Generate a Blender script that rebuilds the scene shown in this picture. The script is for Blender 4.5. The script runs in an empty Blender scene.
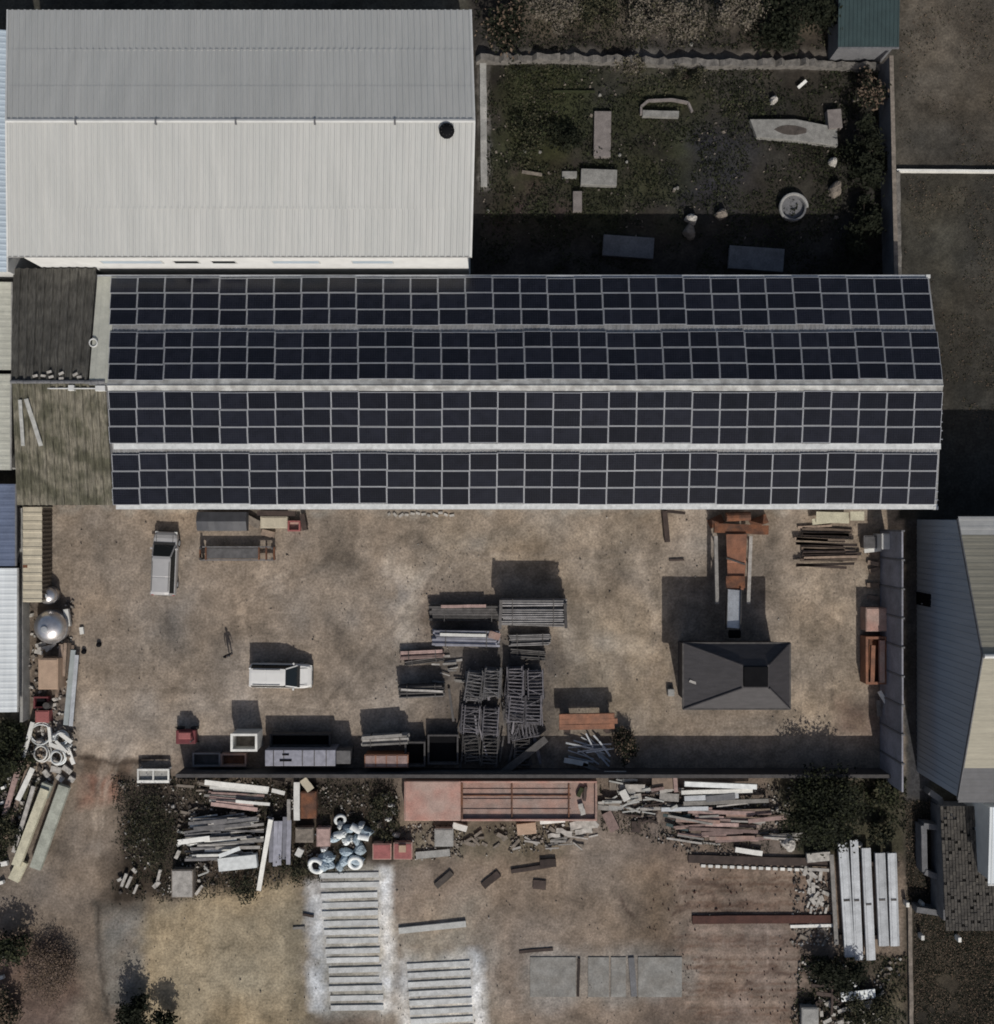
import bpy, math, random
import numpy as np
from mathutils import Vector, Matrix, Euler
random.seed(7)
R = math.radians
scene = bpy.context.scene
COL = scene.collection
H, S = 80.0, 13.0          # drone height (m) and ground pixels per metre under it

def P(px, py, h=0.0):
    """ground-plan point (m) of something at height h seen at this spot of the survey photo"""
    k = (1 - h / H) / S
    return ((px - 497) * k, (512 - py) * k)

def V(px, py, h=0.0):
    a = P(px, py, h)
    return Vector((a[0], a[1], h))

# ---------------------------------------------------------------- materials
def mat(name, col, rough=0.75, metal=0.0, var=0.25, scale=2.0, col2=None, mscale=0.7, mpos=0.5, mw=0.12,
        rand=0.0, bump=0.0, bscale=12.0, stretch=(1, 1, 1), fine=0.0, spec=0.4, iso=False):
    m = bpy.data.materials.new(name)
    m.use_nodes = True
    nt = m.node_tree
    N, L = nt.nodes, nt.links
    b = N['Principled BSDF']
    b.inputs['Roughness'].default_value = rough
    b.inputs['Metallic'].default_value = metal
    b.inputs['Specular IOR Level'].default_value = spec
    geo = N.new('ShaderNodeNewGeometry')
    mp = N.new('ShaderNodeMapping')
    mp.inputs['Scale'].default_value = stretch
    L.new(geo.outputs['Position'], mp.inputs['Vector'])

    def noise(sc, det=4.0, src=mp):
        n = N.new('ShaderNodeTexNoise')
        n.inputs['Scale'].default_value = sc
        n.inputs['Detail'].default_value = det
        L.new(src.outputs[0], n.inputs['Vector'])
        return n.outputs['Fac']

    def rng(src, a0, a1, b0, b1):
        r = N.new('ShaderNodeMapRange')
        r.inputs[1].default_value, r.inputs[2].default_value = a0, a1
        r.inputs[3].default_value, r.inputs[4].default_value = b0, b1
        L.new(src, r.inputs[0])
        return r.outputs[0]

    def mix(kind, fac, a, c):
        x = N.new('ShaderNodeMix')
        x.data_type = 'RGBA'
        x.blend_type = kind
        for v, sock in ((fac, x.inputs[0]), (a, x.inputs[6]), (c, x.inputs[7])):
            if isinstance(v, (int, float)):
                sock.default_value = v
            elif isinstance(v, tuple):
                sock.default_value = (*v, 1)
            else:
                L.new(v, sock)
        return x.outputs[2]
    cur = tuple(col)
    if col2 is not None:
        f = rng(noise(mscale, 5.0, geo if iso else mp), mpos - mw, mpos + mw, 0, 1)
        cur = mix('MIX', f, cur, tuple(col2))
    if var:
        cur = mix('MULTIPLY', 1.0, cur, rng(noise(scale), 0.25, 0.75, 1 - var, 1 + var))
    if fine:
        cur = mix('MULTIPLY', 1.0, cur, rng(noise(scale * 7, 2.0), 0.25, 0.75, 1 - fine, 1 + fine))
    if rand:
        oi = N.new('ShaderNodeObjectInfo')
        cur = mix('MULTIPLY', 1.0, cur, rng(oi.outputs['Random'], 0, 1, 1 - rand, 1 + rand))
    if isinstance(cur, tuple):
        b.inputs['Base Color'].default_value = (*cur, 1)
    else:
        L.new(cur, b.inputs['Base Color'])
    if bump:
        bp = N.new('ShaderNodeBump')
        bp.inputs['Strength'].default_value = bump
        bp.inputs['Distance'].default_value = 0.05
        L.new(noise(bscale, 5.0), bp.inputs['Height'])
        L.new(bp.outputs[0], b.inputs['Normal'])
    return m

# ---------------------------------------------------------------- mesh builder
class MB:
    def __init__(self):
        self.v, self.f, self.m = [], [], []

    def add(self, vs, fs, m=0):
        o = len(self.v)
        self.v += [tuple(p) for p in vs]
        self.f += [tuple(i + o for i in q) for q in fs]
        self.m += [m] * len(fs)
        return self

    def hexa(self, b, t, m=0):
        return self.add(list(b) + list(t), [(3, 2, 1, 0), (4, 5, 6, 7), (0, 1, 5, 4), (1, 2, 6, 5), (2, 3, 7, 6), (3, 0, 4, 7)], m)

    def box(self, x0, y0, z0, x1, y1, z1, m=0):
        c = [(x0, y0), (x1, y0), (x1, y1), (x0, y1)]
        return self.hexa([(x, y, z0) for x, y in c], [(x, y, z1) for x, y in c], m)

    def pbox(self, px0, py0, px1, py1, z0, z1, m=0):
        """box whose TOP is seen between these photo points"""
        x0, y1 = P(px0, py0, z1)
        x1, y0 = P(px1, py1, z1)
        return self.box(x0, y0, z0, x1, y1, z1, m)

    def beam(self, a, b, w, h, m=0, segs=1, sag=0.0, jit=0.0):
        a, b = Vector(a), Vector(b)
        d = (b - a).normalized()
        s = d.cross(Vector((0, 0, 1)))
        if s.length < 1e-3:
            s = Vector((1, 0, 0))
        s.normalize()
        u = s.cross(d).normalized()
        rings = []
        for i in range(segs + 1):
            t = i / segs
            c = a.lerp(b, t) - Vector((0, 0, 1)) * sag * 4 * t * (1 - t) + s * (random.uniform(-jit, jit) if 0 < i < segs else 0)
            rings.append([c + s * w / 2 * e + u * h / 2 * g for e, g in ((-1, -1), (1, -1), (1, 1), (-1, 1))])
        return self.loft(rings, m)

    def loft(self, rings, m=0, cap=True):
        n = len(rings[0])
        vs = [p for r in rings for p in r]
        fs = []
        for i in range(len(rings) - 1):
            for j in range(n):
                k = (j + 1) % n
                fs.append((i * n + j, i * n + k, (i + 1) * n + k, (i + 1) * n + j))
        if cap:
            fs.append(tuple(reversed(range(n))))
            fs.append(tuple(range((len(rings) - 1) * n, len(rings) * n)))
        return self.add(vs, fs, m)

    def tube(self, a, b, r, n=8, m=0, r2=None):
        a, b = Vector(a), Vector(b)
        d = (b - a).normalized()
        s = d.orthogonal().normalized()
        u = d.cross(s)
        r2 = r if r2 is None else r2
        ring = lambda c, q: [c + (s * math.cos(2 * math.pi * i / n) + u * math.sin(2 * math.pi * i / n)) * q for i in range(n)]
        return self.loft([ring(a, r), ring(b, r2)], m)

    def lathe(self, c, prof, n=20, m=0):
        """prof: (radius, z) from bottom to top, around vertical axis at c"""
        c = Vector(c)
        return self.loft([[c + Vector((r * math.cos(2 * math.pi * i / n), r * math.sin(2 * math.pi * i / n), z)) for i in range(n)] for r, z in prof], m)

    def torus(self, c, R0, r, n=20, k=8, m=0, axis=None, arc=1.0):
        c = Vector(c)
        q = axis.to_track_quat('Z', 'Y') if axis is not None else None
        rings = []
        cnt = n + (0 if arc >= 1 else 1)
        for i in range(cnt):
            a = 2 * math.pi * arc * i / n
            ring = []
            for j in range(k):
                b = 2 * math.pi * j / k
                p = Vector(((R0 + r * math.cos(b)) * math.cos(a), (R0 + r * math.cos(b)) * math.sin(a), r * math.sin(b)))
                ring.append(c + (q @ p if q else p))
            rings.append(ring)
        if arc >= 1:
            rings.append(rings[0])
        return self.loft(rings, m, cap=arc < 1)

    def corr(self, a0, a1, b0, b1, pitch=0.3, depth=0.04, m=0, segs=6, wob=0.0):
        """ribbed sheet; ribs repeat from a0 to a1 and run from a to b"""
        a0, a1, b0, b1 = map(Vector, (a0, a1, b0, b1))
        n = max(1, int((a1 - a0).length / pitch))
        us, zs = [], []
        for i in range(n):
            for fr, z in ((0, 0), (.55, 0), (.65, 1), (.9, 1)):
                us.append((i + fr) / n)
                zs.append(z * depth)
        us.append(1.0)
        zs.append(0.0)
        nn = (b0 - a0).cross(a1 - a0)
        nn.normalize()
        if nn.z < 0:
            nn = -nn
        vs = []
        for s in range(segs + 1):
            t = s / segs
            for u, z in zip(us, zs):
                p = a0.lerp(a1, u).lerp(b0.lerp(b1, u), t) + nn * z
                if wob:
                    p.z += wob * math.sin(p.x * 1.7 + 2 * math.sin(p.y * .9)) * math.sin(p.y * 1.3 + p.x * .4)
                vs.append(p)
        w = len(us)
        fs = [(s * w + i, s * w + i + 1, (s + 1) * w + i + 1, (s + 1) * w + i) for s in range(segs) for i in range(w - 1)]
        return self.add(vs, fs, m)

    def build(self, name, mats, parent=None, origin=None, smooth=False, solid=0.0, bevel=0.0, recalc=True):
        if not isinstance(mats, (list, tuple)):
            mats = [mats]
        pts = np.array(self.v, dtype=float)
        if parent is not None and origin is None:
            org = Vector(parent.get('_w', (0, 0, 0)))
            off = Vector((0, 0, 0))
        else:
            lo, hi = pts.min(0), pts.max(0)
            org = Vector(((lo[0] + hi[0]) / 2, (lo[1] + hi[1]) / 2, lo[2])) if origin is None else Vector(origin)
            off = org
        me = bpy.data.meshes.new(name)
        me.from_pydata([tuple(p) for p in pts - np.array(org)], [], self.f)
        for x in mats:
            me.materials.append(x)
        me.polygons.foreach_set('material_index', self.m)
        if smooth:
            me.polygons.foreach_set('use_smooth', [True] * len(self.f))
        if recalc:
            import bmesh
            bm = bmesh.new()
            bm.from_mesh(me)
            bmesh.ops.recalc_face_normals(bm, faces=bm.faces)
            bm.to_mesh(me)
            bm.free()
        me.update()
        o = bpy.data.objects.new(name, me)
        COL.objects.link(o)
        o.location = off
        if parent is not None:
            o.parent = parent
            if origin is None:
                o['_w'] = tuple(org)
        else:
            o['_w'] = tuple(off)
        if solid:
            md = o.modifiers.new('thickness', 'SOLIDIFY')
            md.thickness = solid
            md.offset = -1
        if bevel:
            md = o.modifiers.new('bevel', 'BEVEL')
            md.width = bevel
            md.segments = 2
            md.limit_method = 'ANGLE'
        return o

def tag(o, label=None, cat=None, group=None, kind='thing'):
    if label:
        o['label'] = label
    if cat:
        o['category'] = cat
    if group:
        o['group'] = group
    if kind:
        o['kind'] = kind
    return o

def thing(name, label, cat, w=(0, 0, 0), group=None, local=False):
    """an Empty at the thing's base; parts given in world coordinates unless local"""
    o = bpy.data.objects.new(name, None)
    COL.objects.link(o)
    o.empty_display_size = .3
    o.location = w
    if not local:
        o['_w'] = tuple(w)
    return tag(o, label, cat, group)

def copy_tree(o, parent=None):
    c = o.copy()
    COL.objects.link(c)
    if parent is not None:
        c.parent = parent
    for ch in list(KIDS(o)):
        copy_tree(ch, c)
    return c

def KIDS(o):
    return list(o.children)

def copy_named(root, label=None, loc=None, rz=None, group=None):
    c = copy_tree(root)
    if label:
        c['label'] = label
    if group:
        c['group'] = group
    if loc is not None:
        c.location = loc
    if rz is not None:
        c.rotation_euler = (0, 0, rz)
    return c

# ---------------------------------------------------------------- palette
M = {}
def pal(k, *a, **kw):
    M[k] = mat(k, *a, **kw)
pal('white_roof', (.43, .43, .41), rough=.5, var=.06, scale=.5, stretch=(3, .25, 1), col2=(.385, .39, .375), mscale=.35, mw=.25, fine=.03)
pal('white_paint', (.52, .52, .50), rough=.6, var=.1, scale=1.5)
pal('cream_roof', (.40, .40, .345), rough=.6, var=.14, scale=1.2, fine=.08)
pal('pale_blue', (.40, .47, .53), rough=.5, var=.1, scale=.8, stretch=(.4, 3, 1))
pal('white_sheet', (.58, .61, .62), rough=.5, var=.12, scale=.6, stretch=(4, .3, 1))
pal('navy_roof', (.10, .125, .19), rough=.6, var=.15, scale=1.0, fine=.1)
pal('barn_roof', (.27, .275, .28), rough=.6, var=.22, scale=1.2, fine=.15, stretch=(2, .8, 1), col2=(.19, .185, .18), mscale=.9, mw=.2)
pal('ridge', (.42, .42, .40), rough=.6, var=.25, scale=1.8, fine=.2, col2=(.26, .255, .24), mscale=1.4, mw=.12)
pal('old_dark', (.082, .078, .068), rough=.9, var=.62, scale=3.4, stretch=(4, .45, 1), col2=(.042, .04, .035), mscale=.8, mw=.2, fine=.35, bump=.4, iso=True)
pal('old_moss', (.165, .15, .115), rough=.9, var=.62, scale=3.4, stretch=(4, .45, 1), col2=(.07, .067, .045), mscale=.7, mw=.10, fine=.4, bump=.4, iso=True)
pal('panel_frame', (.40, .41, .43), rough=.45, metal=.3, var=.08)
pal('panel_glass', (.0083, .0089, .0128), rough=.22, var=.25, scale=1.5, rand=.3, spec=.35)
pal('gable_wall', (.32, .355, .40), rough=.7, var=.1, scale=.5, stretch=(1, 3, .4))
pal('beige_roof', (.27, .25, .195), rough=.7, var=.12, scale=.8, stretch=(.4, 3, 1), fine=.1)
pal('beige_light', (.46, .45, .42), rough=.7, var=.1)
pal('dark_sheet', (.055, .056, .062), rough=.6, var=.2)
pal('black', (.008, .008, .009), rough=.9, var=.2, spec=.05)
pal('glass', (.012, .016, .018), rough=.12, var=0, spec=.35)
pal('concrete', (.27, .265, .25), rough=.9, var=.25, scale=1.5, fine=.2, bump=.2)
pal('concrete_dark', (.13, .13, .135), rough=.9, var=.25, scale=1.2, fine=.2)
pal('precast', (.205, .205, .23), rough=.9, var=.25, scale=.9, fine=.15, rand=.2)
pal('stone', (.135, .125, .113), rough=.95, var=.45, scale=3, fine=.3, bump=.5)
pal('steel_grey', (.135, .13, .13), rough=.6, metal=.3, var=.35, scale=2.5, rand=.3)
pal('steel_blue', (.25, .25, .285), rough=.5, metal=.3, var=.25, scale=2.5, rand=.4)
pal('steel_light', (.37, .385, .40), rough=.5, metal=.2, var=.2, scale=1.5, rand=.2, fine=.15)
pal('steel_dark', (.07, .065, .062), rough=.7, metal=.3, var=.4, scale=2.5, rand=.5)
pal('lattice', (.115, .108, .115), rough=.6, metal=.3, var=.35, scale=3, rand=.6)
pal('silver', (.62, .60, .59), rough=.32, metal=.85, var=.15, scale=4)
pal('rust', (.16, .065, .032), rough=.9, var=.35, scale=2, fine=.35, col2=(.085, .043, .028), mscale=1.4)
pal('orange', (.26, .115, .065), rough=.8, var=.25, scale=2, fine=.25, col2=(.17, .085, .055), mscale=1.2, mw=.2)
pal('dusty_red', (.37, .20, .16), rough=.8, var=.2, scale=1.5, fine=.2, col2=(.35, .25, .21), mscale=.7, mw=.15)
pal('pink_rust', (.29, .18, .145), rough=.85, var=.25, scale=1.8, fine=.25, col2=(.24, .185, .16), mscale=.8, mw=.15)
pal('red', (.26, .085, .08), rough=.7, var=.25, scale=2, fine=.2)
pal('dark_red', (.12, .026, .03), rough=.7, var=.3, scale=2)
pal('cream', (.42, .375, .285), rough=.7, var=.15, scale=1.5, fine=.12)
pal('cream_beam', (.46, .43, .32), rough=.85, var=.2, scale=1.5, fine=.2)
pal('grey_beam', (.31, .32, .27), rough=.85, var=.25, scale=1.5, fine=.2)
pal('beige_box', (.36, .255, .18), rough=.8, var=.15, scale=2, fine=.12)
pal('wood', (.20, .15, .115), rough=.9, var=.3, scale=2.5, rand=.5, fine=.25)
pal('wood_grey', (.26, .245, .225), rough=.9, var=.3, scale=2.5, rand=.45, fine=.25)
pal('wood_dark', (.045, .032, .027), rough=.9, var=.35, scale=2.5, rand=.4, fine=.2)
pal('wood_pink', (.27, .19, .17), rough=.9, var=.3, scale=2.5, rand=.45, fine=.25)
pal('white_board', (.62, .61, .57), rough=.8, var=.15, scale=1.5, rand=.2, fine=.12)
pal('car_silver', (.44, .43, .42), rough=.35, metal=.25, var=.05)
pal('car_white', (.62, .61, .585), rough=.3, var=.04)
pal('rubber', (.018, .018, .018), rough=.9, var=.2)
pal('lamp_glass', (.55, .55, .52), rough=.15, var=0)
pal('lamp_red', (.3, .02, .02), rough=.2, var=0)
pal('plastic_blue', (.33, .40, .45), rough=.6, var=.25, scale=3, rand=.3)
pal('plastic_white', (.62, .64, .63), rough=.6, var=.2, scale=3, rand=.2)
pal('teal', (.03, .05, .051), rough=.7, var=.15, scale=1.5, fine=.15)
pal('tile', (.062, .056, .049), rough=.9, var=.4, scale=1.5, fine=.35, rand=.2)
pal('bark', (.06, .045, .035), rough=.95, var=.3, scale=5)
pal('leaf_dark', (.013, .015, .009), rough=.7, var=.4, scale=1.5, fine=.3, spec=.08)
pal('leaf_mid', (.030, .034, .017), rough=.7, var=.4, scale=1.5, fine=.3, spec=.08)
pal('leaf_olive', (.055, .052, .032), rough=.8, var=.35, scale=1.5, fine=.3, spec=.08)
pal('leaf_dry', (.13, .113, .09), rough=.9, var=.35, scale=1.5, fine=.3, spec=.08)
pal('leaf_brown', (.115, .085, .062), rough=.9, var=.3, scale=1.2, fine=.3, spec=.08)
pal('hut_roof', (.038, .035, .037), rough=.65, var=.25, scale=1.2, stretch=(1, 4, 1), fine=.15)
pal('hut_wall', (.05, .042, .04), rough=.85, var=.3)
pal('glass_sheet', (.30, .33, .33), rough=.25, var=.15)
pal('cloth_dark', (.022, .022, .026), rough=.9, var=.2)
pal('skin', (.32, .19, .13), rough=.6, var=.05)
pal('rub_pale', (.36, .34, .31), rough=.95, var=.4, scale=3, fine=.3)
pal('rub_mid', (.17, .145, .12), rough=.95, var=.4, scale=3, fine=.3)
pal('rub_dark', (.06, .05, .043), rough=.95, var=.4, scale=3, fine=.3)
pal('concrete_pale', (.40, .40, .38), rough=.9, var=.2, scale=2, fine=.2)
pal('concrete_cream', (.40, .40, .375), rough=.9, var=.2, scale=2, fine=.2)
pal('concrete_dusk', (.17, .15, .14), rough=.9, var=.25, scale=2, fine=.25)
pal('rust_dark', (.065, .028, .021), rough=.9, var=.3, scale=2, fine=.3)
pal('container_side', (.10, .08, .06), rough=.9, var=.3)  # dark brown, with the shade of the container's side put into the colour
pal('coping_dark', (.06, .056, .055), rough=.95, var=.3)
pal('flashing', (.56, .57, .56), rough=.5, var=.2, scale=3, fine=.2)
pal('mound', (.15, .108, .085), rough=.95, var=.25, scale=1.5, fine=.2)
pal('lot_pale', (.20, .195, .18), rough=.95, var=.3, scale=2.5, fine=.3)
pal('tile_pale', (.082, .074, .063), rough=.9, var=.4, scale=2, fine=.3)

# faint cell grid of the solar glass, in each panel's own coordinates
def cell_grid(m):
    nt = m.node_tree
    N, L = nt.nodes, nt.links
    tc = N.new('ShaderNodeTexCoord')
    br = N.new('ShaderNodeTexBrick')
    br.offset = 0
    br.inputs['Color1'].default_value = (1, 1, 1, 1)
    br.inputs['Color2'].default_value = (.8, .82, .9, 1)
    br.inputs['Mortar'].default_value = (2.6, 2.6, 2.5, 1)
    br.inputs['Scale'].default_value = 1
    br.inputs['Mortar Size'].default_value = .007
    br.inputs['Brick Width'].default_value = .17
    br.inputs['Row Height'].default_value = .17
    L.new(tc.outputs['Object'], br.inputs['Vector'])
    b = N['Principled BSDF']
    src = b.inputs['Base Color'].links[0].from_socket
    mx = N.new('ShaderNodeMix')
    mx.data_type = 'RGBA'
    mx.blend_type = 'MULTIPLY'
    mx.inputs[0].default_value = 1
    L.new(src, mx.inputs[6])
    L.new(br.outputs['Color'], mx.inputs[7])
    L.new(mx.outputs[2], b.inputs['Base Color'])
cell_grid(M['panel_glass'])
pal('wall_white', (.68, .68, .66), rough=.6, var=.08, scale=1.5)
pal('plank_pale', (.33, .33, .31), rough=.9, var=.3, scale=3)
pal('slab_grey', (.225, .22, .205), rough=.95, var=.25, scale=1.2, fine=.2, col2=(.185, .175, .158), mscale=.9, mw=.15)
pal('concrete_rail', (.47, .475, .465), rough=.9, var=.22, scale=2, fine=.2, rand=.1)
# ================================================================ GROUND (one sheet, worn earth colours as an attribute)
def vnoise(x, y, seed):
    rs = np.random.RandomState(seed)
    T = rs.rand(257, 257)
    T[256, :] = T[0, :]
    T[:, 256] = T[:, 0]
    xi, yi = np.floor(x).astype(int), np.floor(y).astype(int)
    fx, fy = x - xi, y - yi
    fx, fy = fx * fx * (3 - 2 * fx), fy * fy * (3 - 2 * fy)
    xi, yi = xi % 256, yi % 256
    return (T[xi, yi] * (1 - fx) + T[xi + 1, yi] * fx) * (1 - fy) + (T[xi, yi + 1] * (1 - fx) + T[xi + 1, yi + 1] * fx) * fy

def fbm(x, y, f, octv, seed):
    s, a, t = 0, 1.0, 0
    for i in range(octv):
        s = s + a * vnoise(x * f + 31.7 * i, y * f + 17.3 * i, seed + i)
        t += a
        a *= .55
        f *= 2.03
    return s / t

def sdf_poly(x, y, pts):
    d = np.full(x.shape, 1e9)
    inside = np.zeros(x.shape, bool)
    n = len(pts)
    for i in range(n):
        ax, ay = pts[i]
        bx, by = pts[(i + 1) % n]
        ex, ey = bx - ax, by - ay
        t = np.clip(((x - ax) * ex + (y - ay) * ey) / (ex * ex + ey * ey + 1e-9), 0, 1)
        d = np.minimum(d, np.hypot(x - ax - t * ex, y - ay - t * ey))
        c = ((ay > y) != (by > y)) & (x < (bx - ax) * (y - ay) / (by - ay + 1e-12) + ax)
        inside ^= c
    return np.where(inside, -d, d)

fine_ax = np.arange(-47, 47.001, .17)
far = np.array([60, 85, 130, 220, 400, 700])
ax_all = np.concatenate([-far[::-1], fine_ax, far])
GX, GY = np.meshgrid(ax_all, ax_all, indexing='xy')
X, Y = GX.ravel(), GY.ravel()
wx = X + 1.1 * (fbm(X, Y, .45, 4, 11) - .5) * 2
wy = Y + 1.1 * (fbm(X, Y, .45, 4, 51) - .5) * 2
sx = X + .25 * (fbm(X, Y, 1.6, 3, 71) - .5) * 2
sy = Y + .25 * (fbm(X, Y, 1.6, 3, 91) - .5) * 2
C = np.zeros((X.size, 3))
C[:] = (.055, .052, .042)
Z = .03 * (fbm(X, Y, .8, 4, 5) - .5)

def paint(poly, col, edge=.5, warp=True, strength=1.0, tex=0.0, tfreq=1.0, seed=200):
    global C
    w = [P(*p) for p in poly]
    d = sdf_poly(wx if warp else sx, wy if warp else sy, w)
    k = np.clip(.5 - d / (2 * edge), 0, 1) * strength
    if tex:
        k = k * np.clip(1 - tex + 2.2 * tex * (fbm(X, Y, tfreq, 4, seed) - .28) * 1.6, 0, 1)
    C = C * (1 - k[:, None]) + np.array(col) * k[:, None]

# the yards
YARD = (.205, .173, .142)
paint([(12, 503), (905, 503), (905, 775), (12, 775)], YARD, .15, False)
paint([(60, 505), (330, 505), (330, 640), (60, 640)], (.235, .195, .158), 2.5, True, .6, .5, .4, 210)
paint([(420, 505), (660, 505), (660, 590), (420, 570)], (.25, .21, .165), 2.0, True, .7, .5, .5, 215)
paint([(70, 690), (240, 690), (200, 762), (70, 762)], (.275, .232, .19), .9, True, .95, .2, .5, 220)
paint([(240, 660), (420, 680), (420, 735), (240, 735)], (.262, .226, .192), 1.6, True, .7, .4, .5, 225)
paint([(385, 575), (420, 575), (420, 640), (385, 640)], (.30, .275, .25), 1.0, True, .7, .8, 1.1, 227)
paint([(560, 600), (665, 600), (665, 735), (560, 735)], (.235, .20, .155), 2.0, True, .7, .4, .5, 230)
paint([(790, 570), (880, 570), (880, 740), (790, 740)], (.24, .205, .165), 1.5, True, .7, .6, .8, 240)
paint([(130, 592), (190, 592), (190, 660), (130, 660)], (.19, .175, .16), 1.4, True, .8, .3, .5, 250)
paint([(840, 700), (890, 700), (890, 740), (840, 740)], (.15, .105, .09), 1.0, True, .7, .5, .8, 255)
paint([(16, 505), (26, 505), (26, 720), (16, 720)], (.10, .10, .095), .15, False)
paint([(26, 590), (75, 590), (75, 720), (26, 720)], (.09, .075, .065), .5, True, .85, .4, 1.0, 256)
paint([(440, 640), (556, 640), (566, 772), (418, 772), (425, 690)], (.085, .076, .07), 1.0, True, .9, .35, .9, 258)  # scrap dirt under the stacks, with part of their shade painted in
paint([(405, 590), (500, 590), (500, 640), (405, 645)], (.12, .10, .088), .9, True, .7, .4, .9, 259)  # dirt beside the bar bundles, their shade partly painted in
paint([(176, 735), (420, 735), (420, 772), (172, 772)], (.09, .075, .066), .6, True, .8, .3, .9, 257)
paint([(80, 687), (160, 689), (215, 688), (215, 691), (160, 692), (80, 690)], (.15, .125, .10), .15, False, .7, .7, 1.5, 253)
# lower yard
paint([(70, 772), (908, 772), (908, 1100), (-60, 1100), (-60, 860)], (.178, .146, .12), .6, False)
paint([(-40, 880), (60, 772), (76, 757), (135, 760), (118, 850), (100, 1100), (-60, 1100)], (.165, .138, .114), .5, False, .95)
paint([(600, 800), (840, 860), (840, 1040), (640, 1040), (690, 900)], (.168, .128, .106), 2.2, True, .75, .5, .9, 260)
paint([(450, 830), (620, 830), (640, 950), (480, 950)], (.19, .155, .125), 1.6, True, .8, .5, .8, 262)
paint([(142, 905), (300, 868), (316, 1040), (136, 1040)], (.255, .215, .152), .9, True, 1.0)
paint([(390, 930), (480, 900), (500, 1040), (400, 1040)], (.23, .22, .195), 1.4, True, .75, .4, .8, 264)
paint([(318, 862), (386, 862), (392, 1012), (318, 1012)], (.345, .335, .30), .55, True, .9)
paint([(306, 880), (324, 880), (328, 1010), (310, 1010)], (.56, .58, .60), .4, False, 1.0, .55, 1.0, 265)
paint([(378, 868), (390, 868), (396, 1010), (382, 1010)], (.56, .58, .60), .4, False, 1.0, .55, 1.0, 266)
paint([(405, 958), (472, 950), (484, 1040), (400, 1040)], (.40, .40, .385), .55, True, .9, .25, .8, 267)
paint([(400, 962), (408, 962), (410, 1040), (400, 1040)], (.56, .58, .60), .4, False, .95, .5, 1.0, 291)
paint([(470, 950), (480, 950), (488, 1040), (474, 1040)], (.56, .58, .60), .45, False, .95, .5, 1.0, 293)
paint([(525, 950), (700, 950), (700, 1004), (525, 1004)], (.21, .20, .185), .6, True, .6)
paint([(98, 905), (146, 900), (142, 1000), (106, 1010)], (.155, .15, .138), .5, False, .9, .4, .9, 268)
paint([(92, 900), (99, 900), (110, 1020), (104, 1020)], (.10, .09, .078), .12, False, .75)
paint([(84, 772), (128, 770), (118, 800), (80, 806)], (.185, .105, .078), .5, False, .9, .4, 1.2, 277)
paint([(80, 757), (132, 760), (128, 774), (84, 774)], (.12, .09, .068), .25, False, .9)
paint([(80, 752), (112, 760), (166, 754), (166, 760), (112, 766), (80, 758)], (.075, .058, .045), .15, False, .8)
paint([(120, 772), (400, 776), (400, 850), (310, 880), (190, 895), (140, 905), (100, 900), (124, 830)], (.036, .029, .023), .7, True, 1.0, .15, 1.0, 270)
paint([(400, 822), (600, 822), (560, 850), (400, 860)], (.12, .11, .085), .6, True, .8, .4, 1.0, 272)
paint([(600, 778), (780, 778), (800, 860), (690, 858), (600, 820)], (.115, .095, .082), .7, True, .85, .3, 1.0, 274)
paint([(770, 772), (908, 772), (908, 860), (800, 860)], (.045, .042, .028), .7, True)
paint([(805, 955), (908, 950), (908, 1040), (790, 1040)], (.045, .038, .03), .6, True, .95, .2, 1.0, 276)
paint([(880, 955), (908, 955), (908, 1040), (880, 1040)], (.075, .068, .05), .4, True, .8)
paint([(-20, 940), (60, 930), (85, 1000), (40, 1040), (-20, 1040)], (.10, .068, .056), .7, True, .8)
paint([(-60, 720), (30, 720), (32, 800), (-20, 900), (-60, 900)], (.05, .048, .032), .6, True)
# strip past the fence and the waste ground
paint([(906, 800), (1050, 800), (1050, 1060), (906, 1060)], (.032, .028, .022), .3, False)
paint([(906, 500), (930, 500), (930, 800), (906, 800)], (.045, .045, .048), .3, False)
paint([(897, -30), (1050, -30), (1050, 168), (897, 168)], (.058, .052, .043), .15, False)
paint([(910, 0), (975, 0), (970, 110), (905, 90)], (.085, .075, .062), 1.6, True, .9, .6, .7, 280)
paint([(897, 172), (1050, 172), (1050, 520), (897, 520)], (.036, .034, .029), .15, False)
paint([(905, 185), (960, 185), (950, 300), (905, 240)], (.075, .07, .055), 1.4, True, .8, .8, .9, 282)
paint([(470, -30), (890, -30), (890, 300), (470, 300)], (.030, .027, .024), .3, False)
paint([(505, 60), (590, 60), (580, 130), (545, 190), (512, 160)], (.036, .042, .018), .8, True, .9, .4, .8, 284)
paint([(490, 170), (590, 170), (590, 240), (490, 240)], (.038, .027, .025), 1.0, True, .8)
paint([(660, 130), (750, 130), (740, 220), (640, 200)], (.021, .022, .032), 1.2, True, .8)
paint([(600, 60), (760, 60), (780, 110), (620, 130)], (.045, .043, .036), 1.0, True, .8, .6, 1.0, 286)
paint([(600, 70), (880, 75), (880, 230), (600, 235)], (.025, .025, .020), 1.2, True, .6, .7, .7, 287)
paint([(484, 66), (700, 66), (690, 235), (490, 235)], (.028, .031, .016), 1.2, True, .7, .8, .6, 289)
paint([(478, 60), (490, 60), (491, 190), (479, 190)], (.135, .128, .12), .12, False, .9, .5, .9, 288)
paint([(475, 52), (887, 52), (887, 66), (475, 66)], (.095, .088, .08), .35, True, .9)
paint([(520, -30), (840, -30), (840, 36), (520, 36)], (.075, .065, .052), .8, True, .8, .4, .8, 290)
paint([(60, 505), (905, 505), (905, 511), (60, 511)], (.33, .32, .29), .3, True, .5, .9, 1.1, 292)
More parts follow.
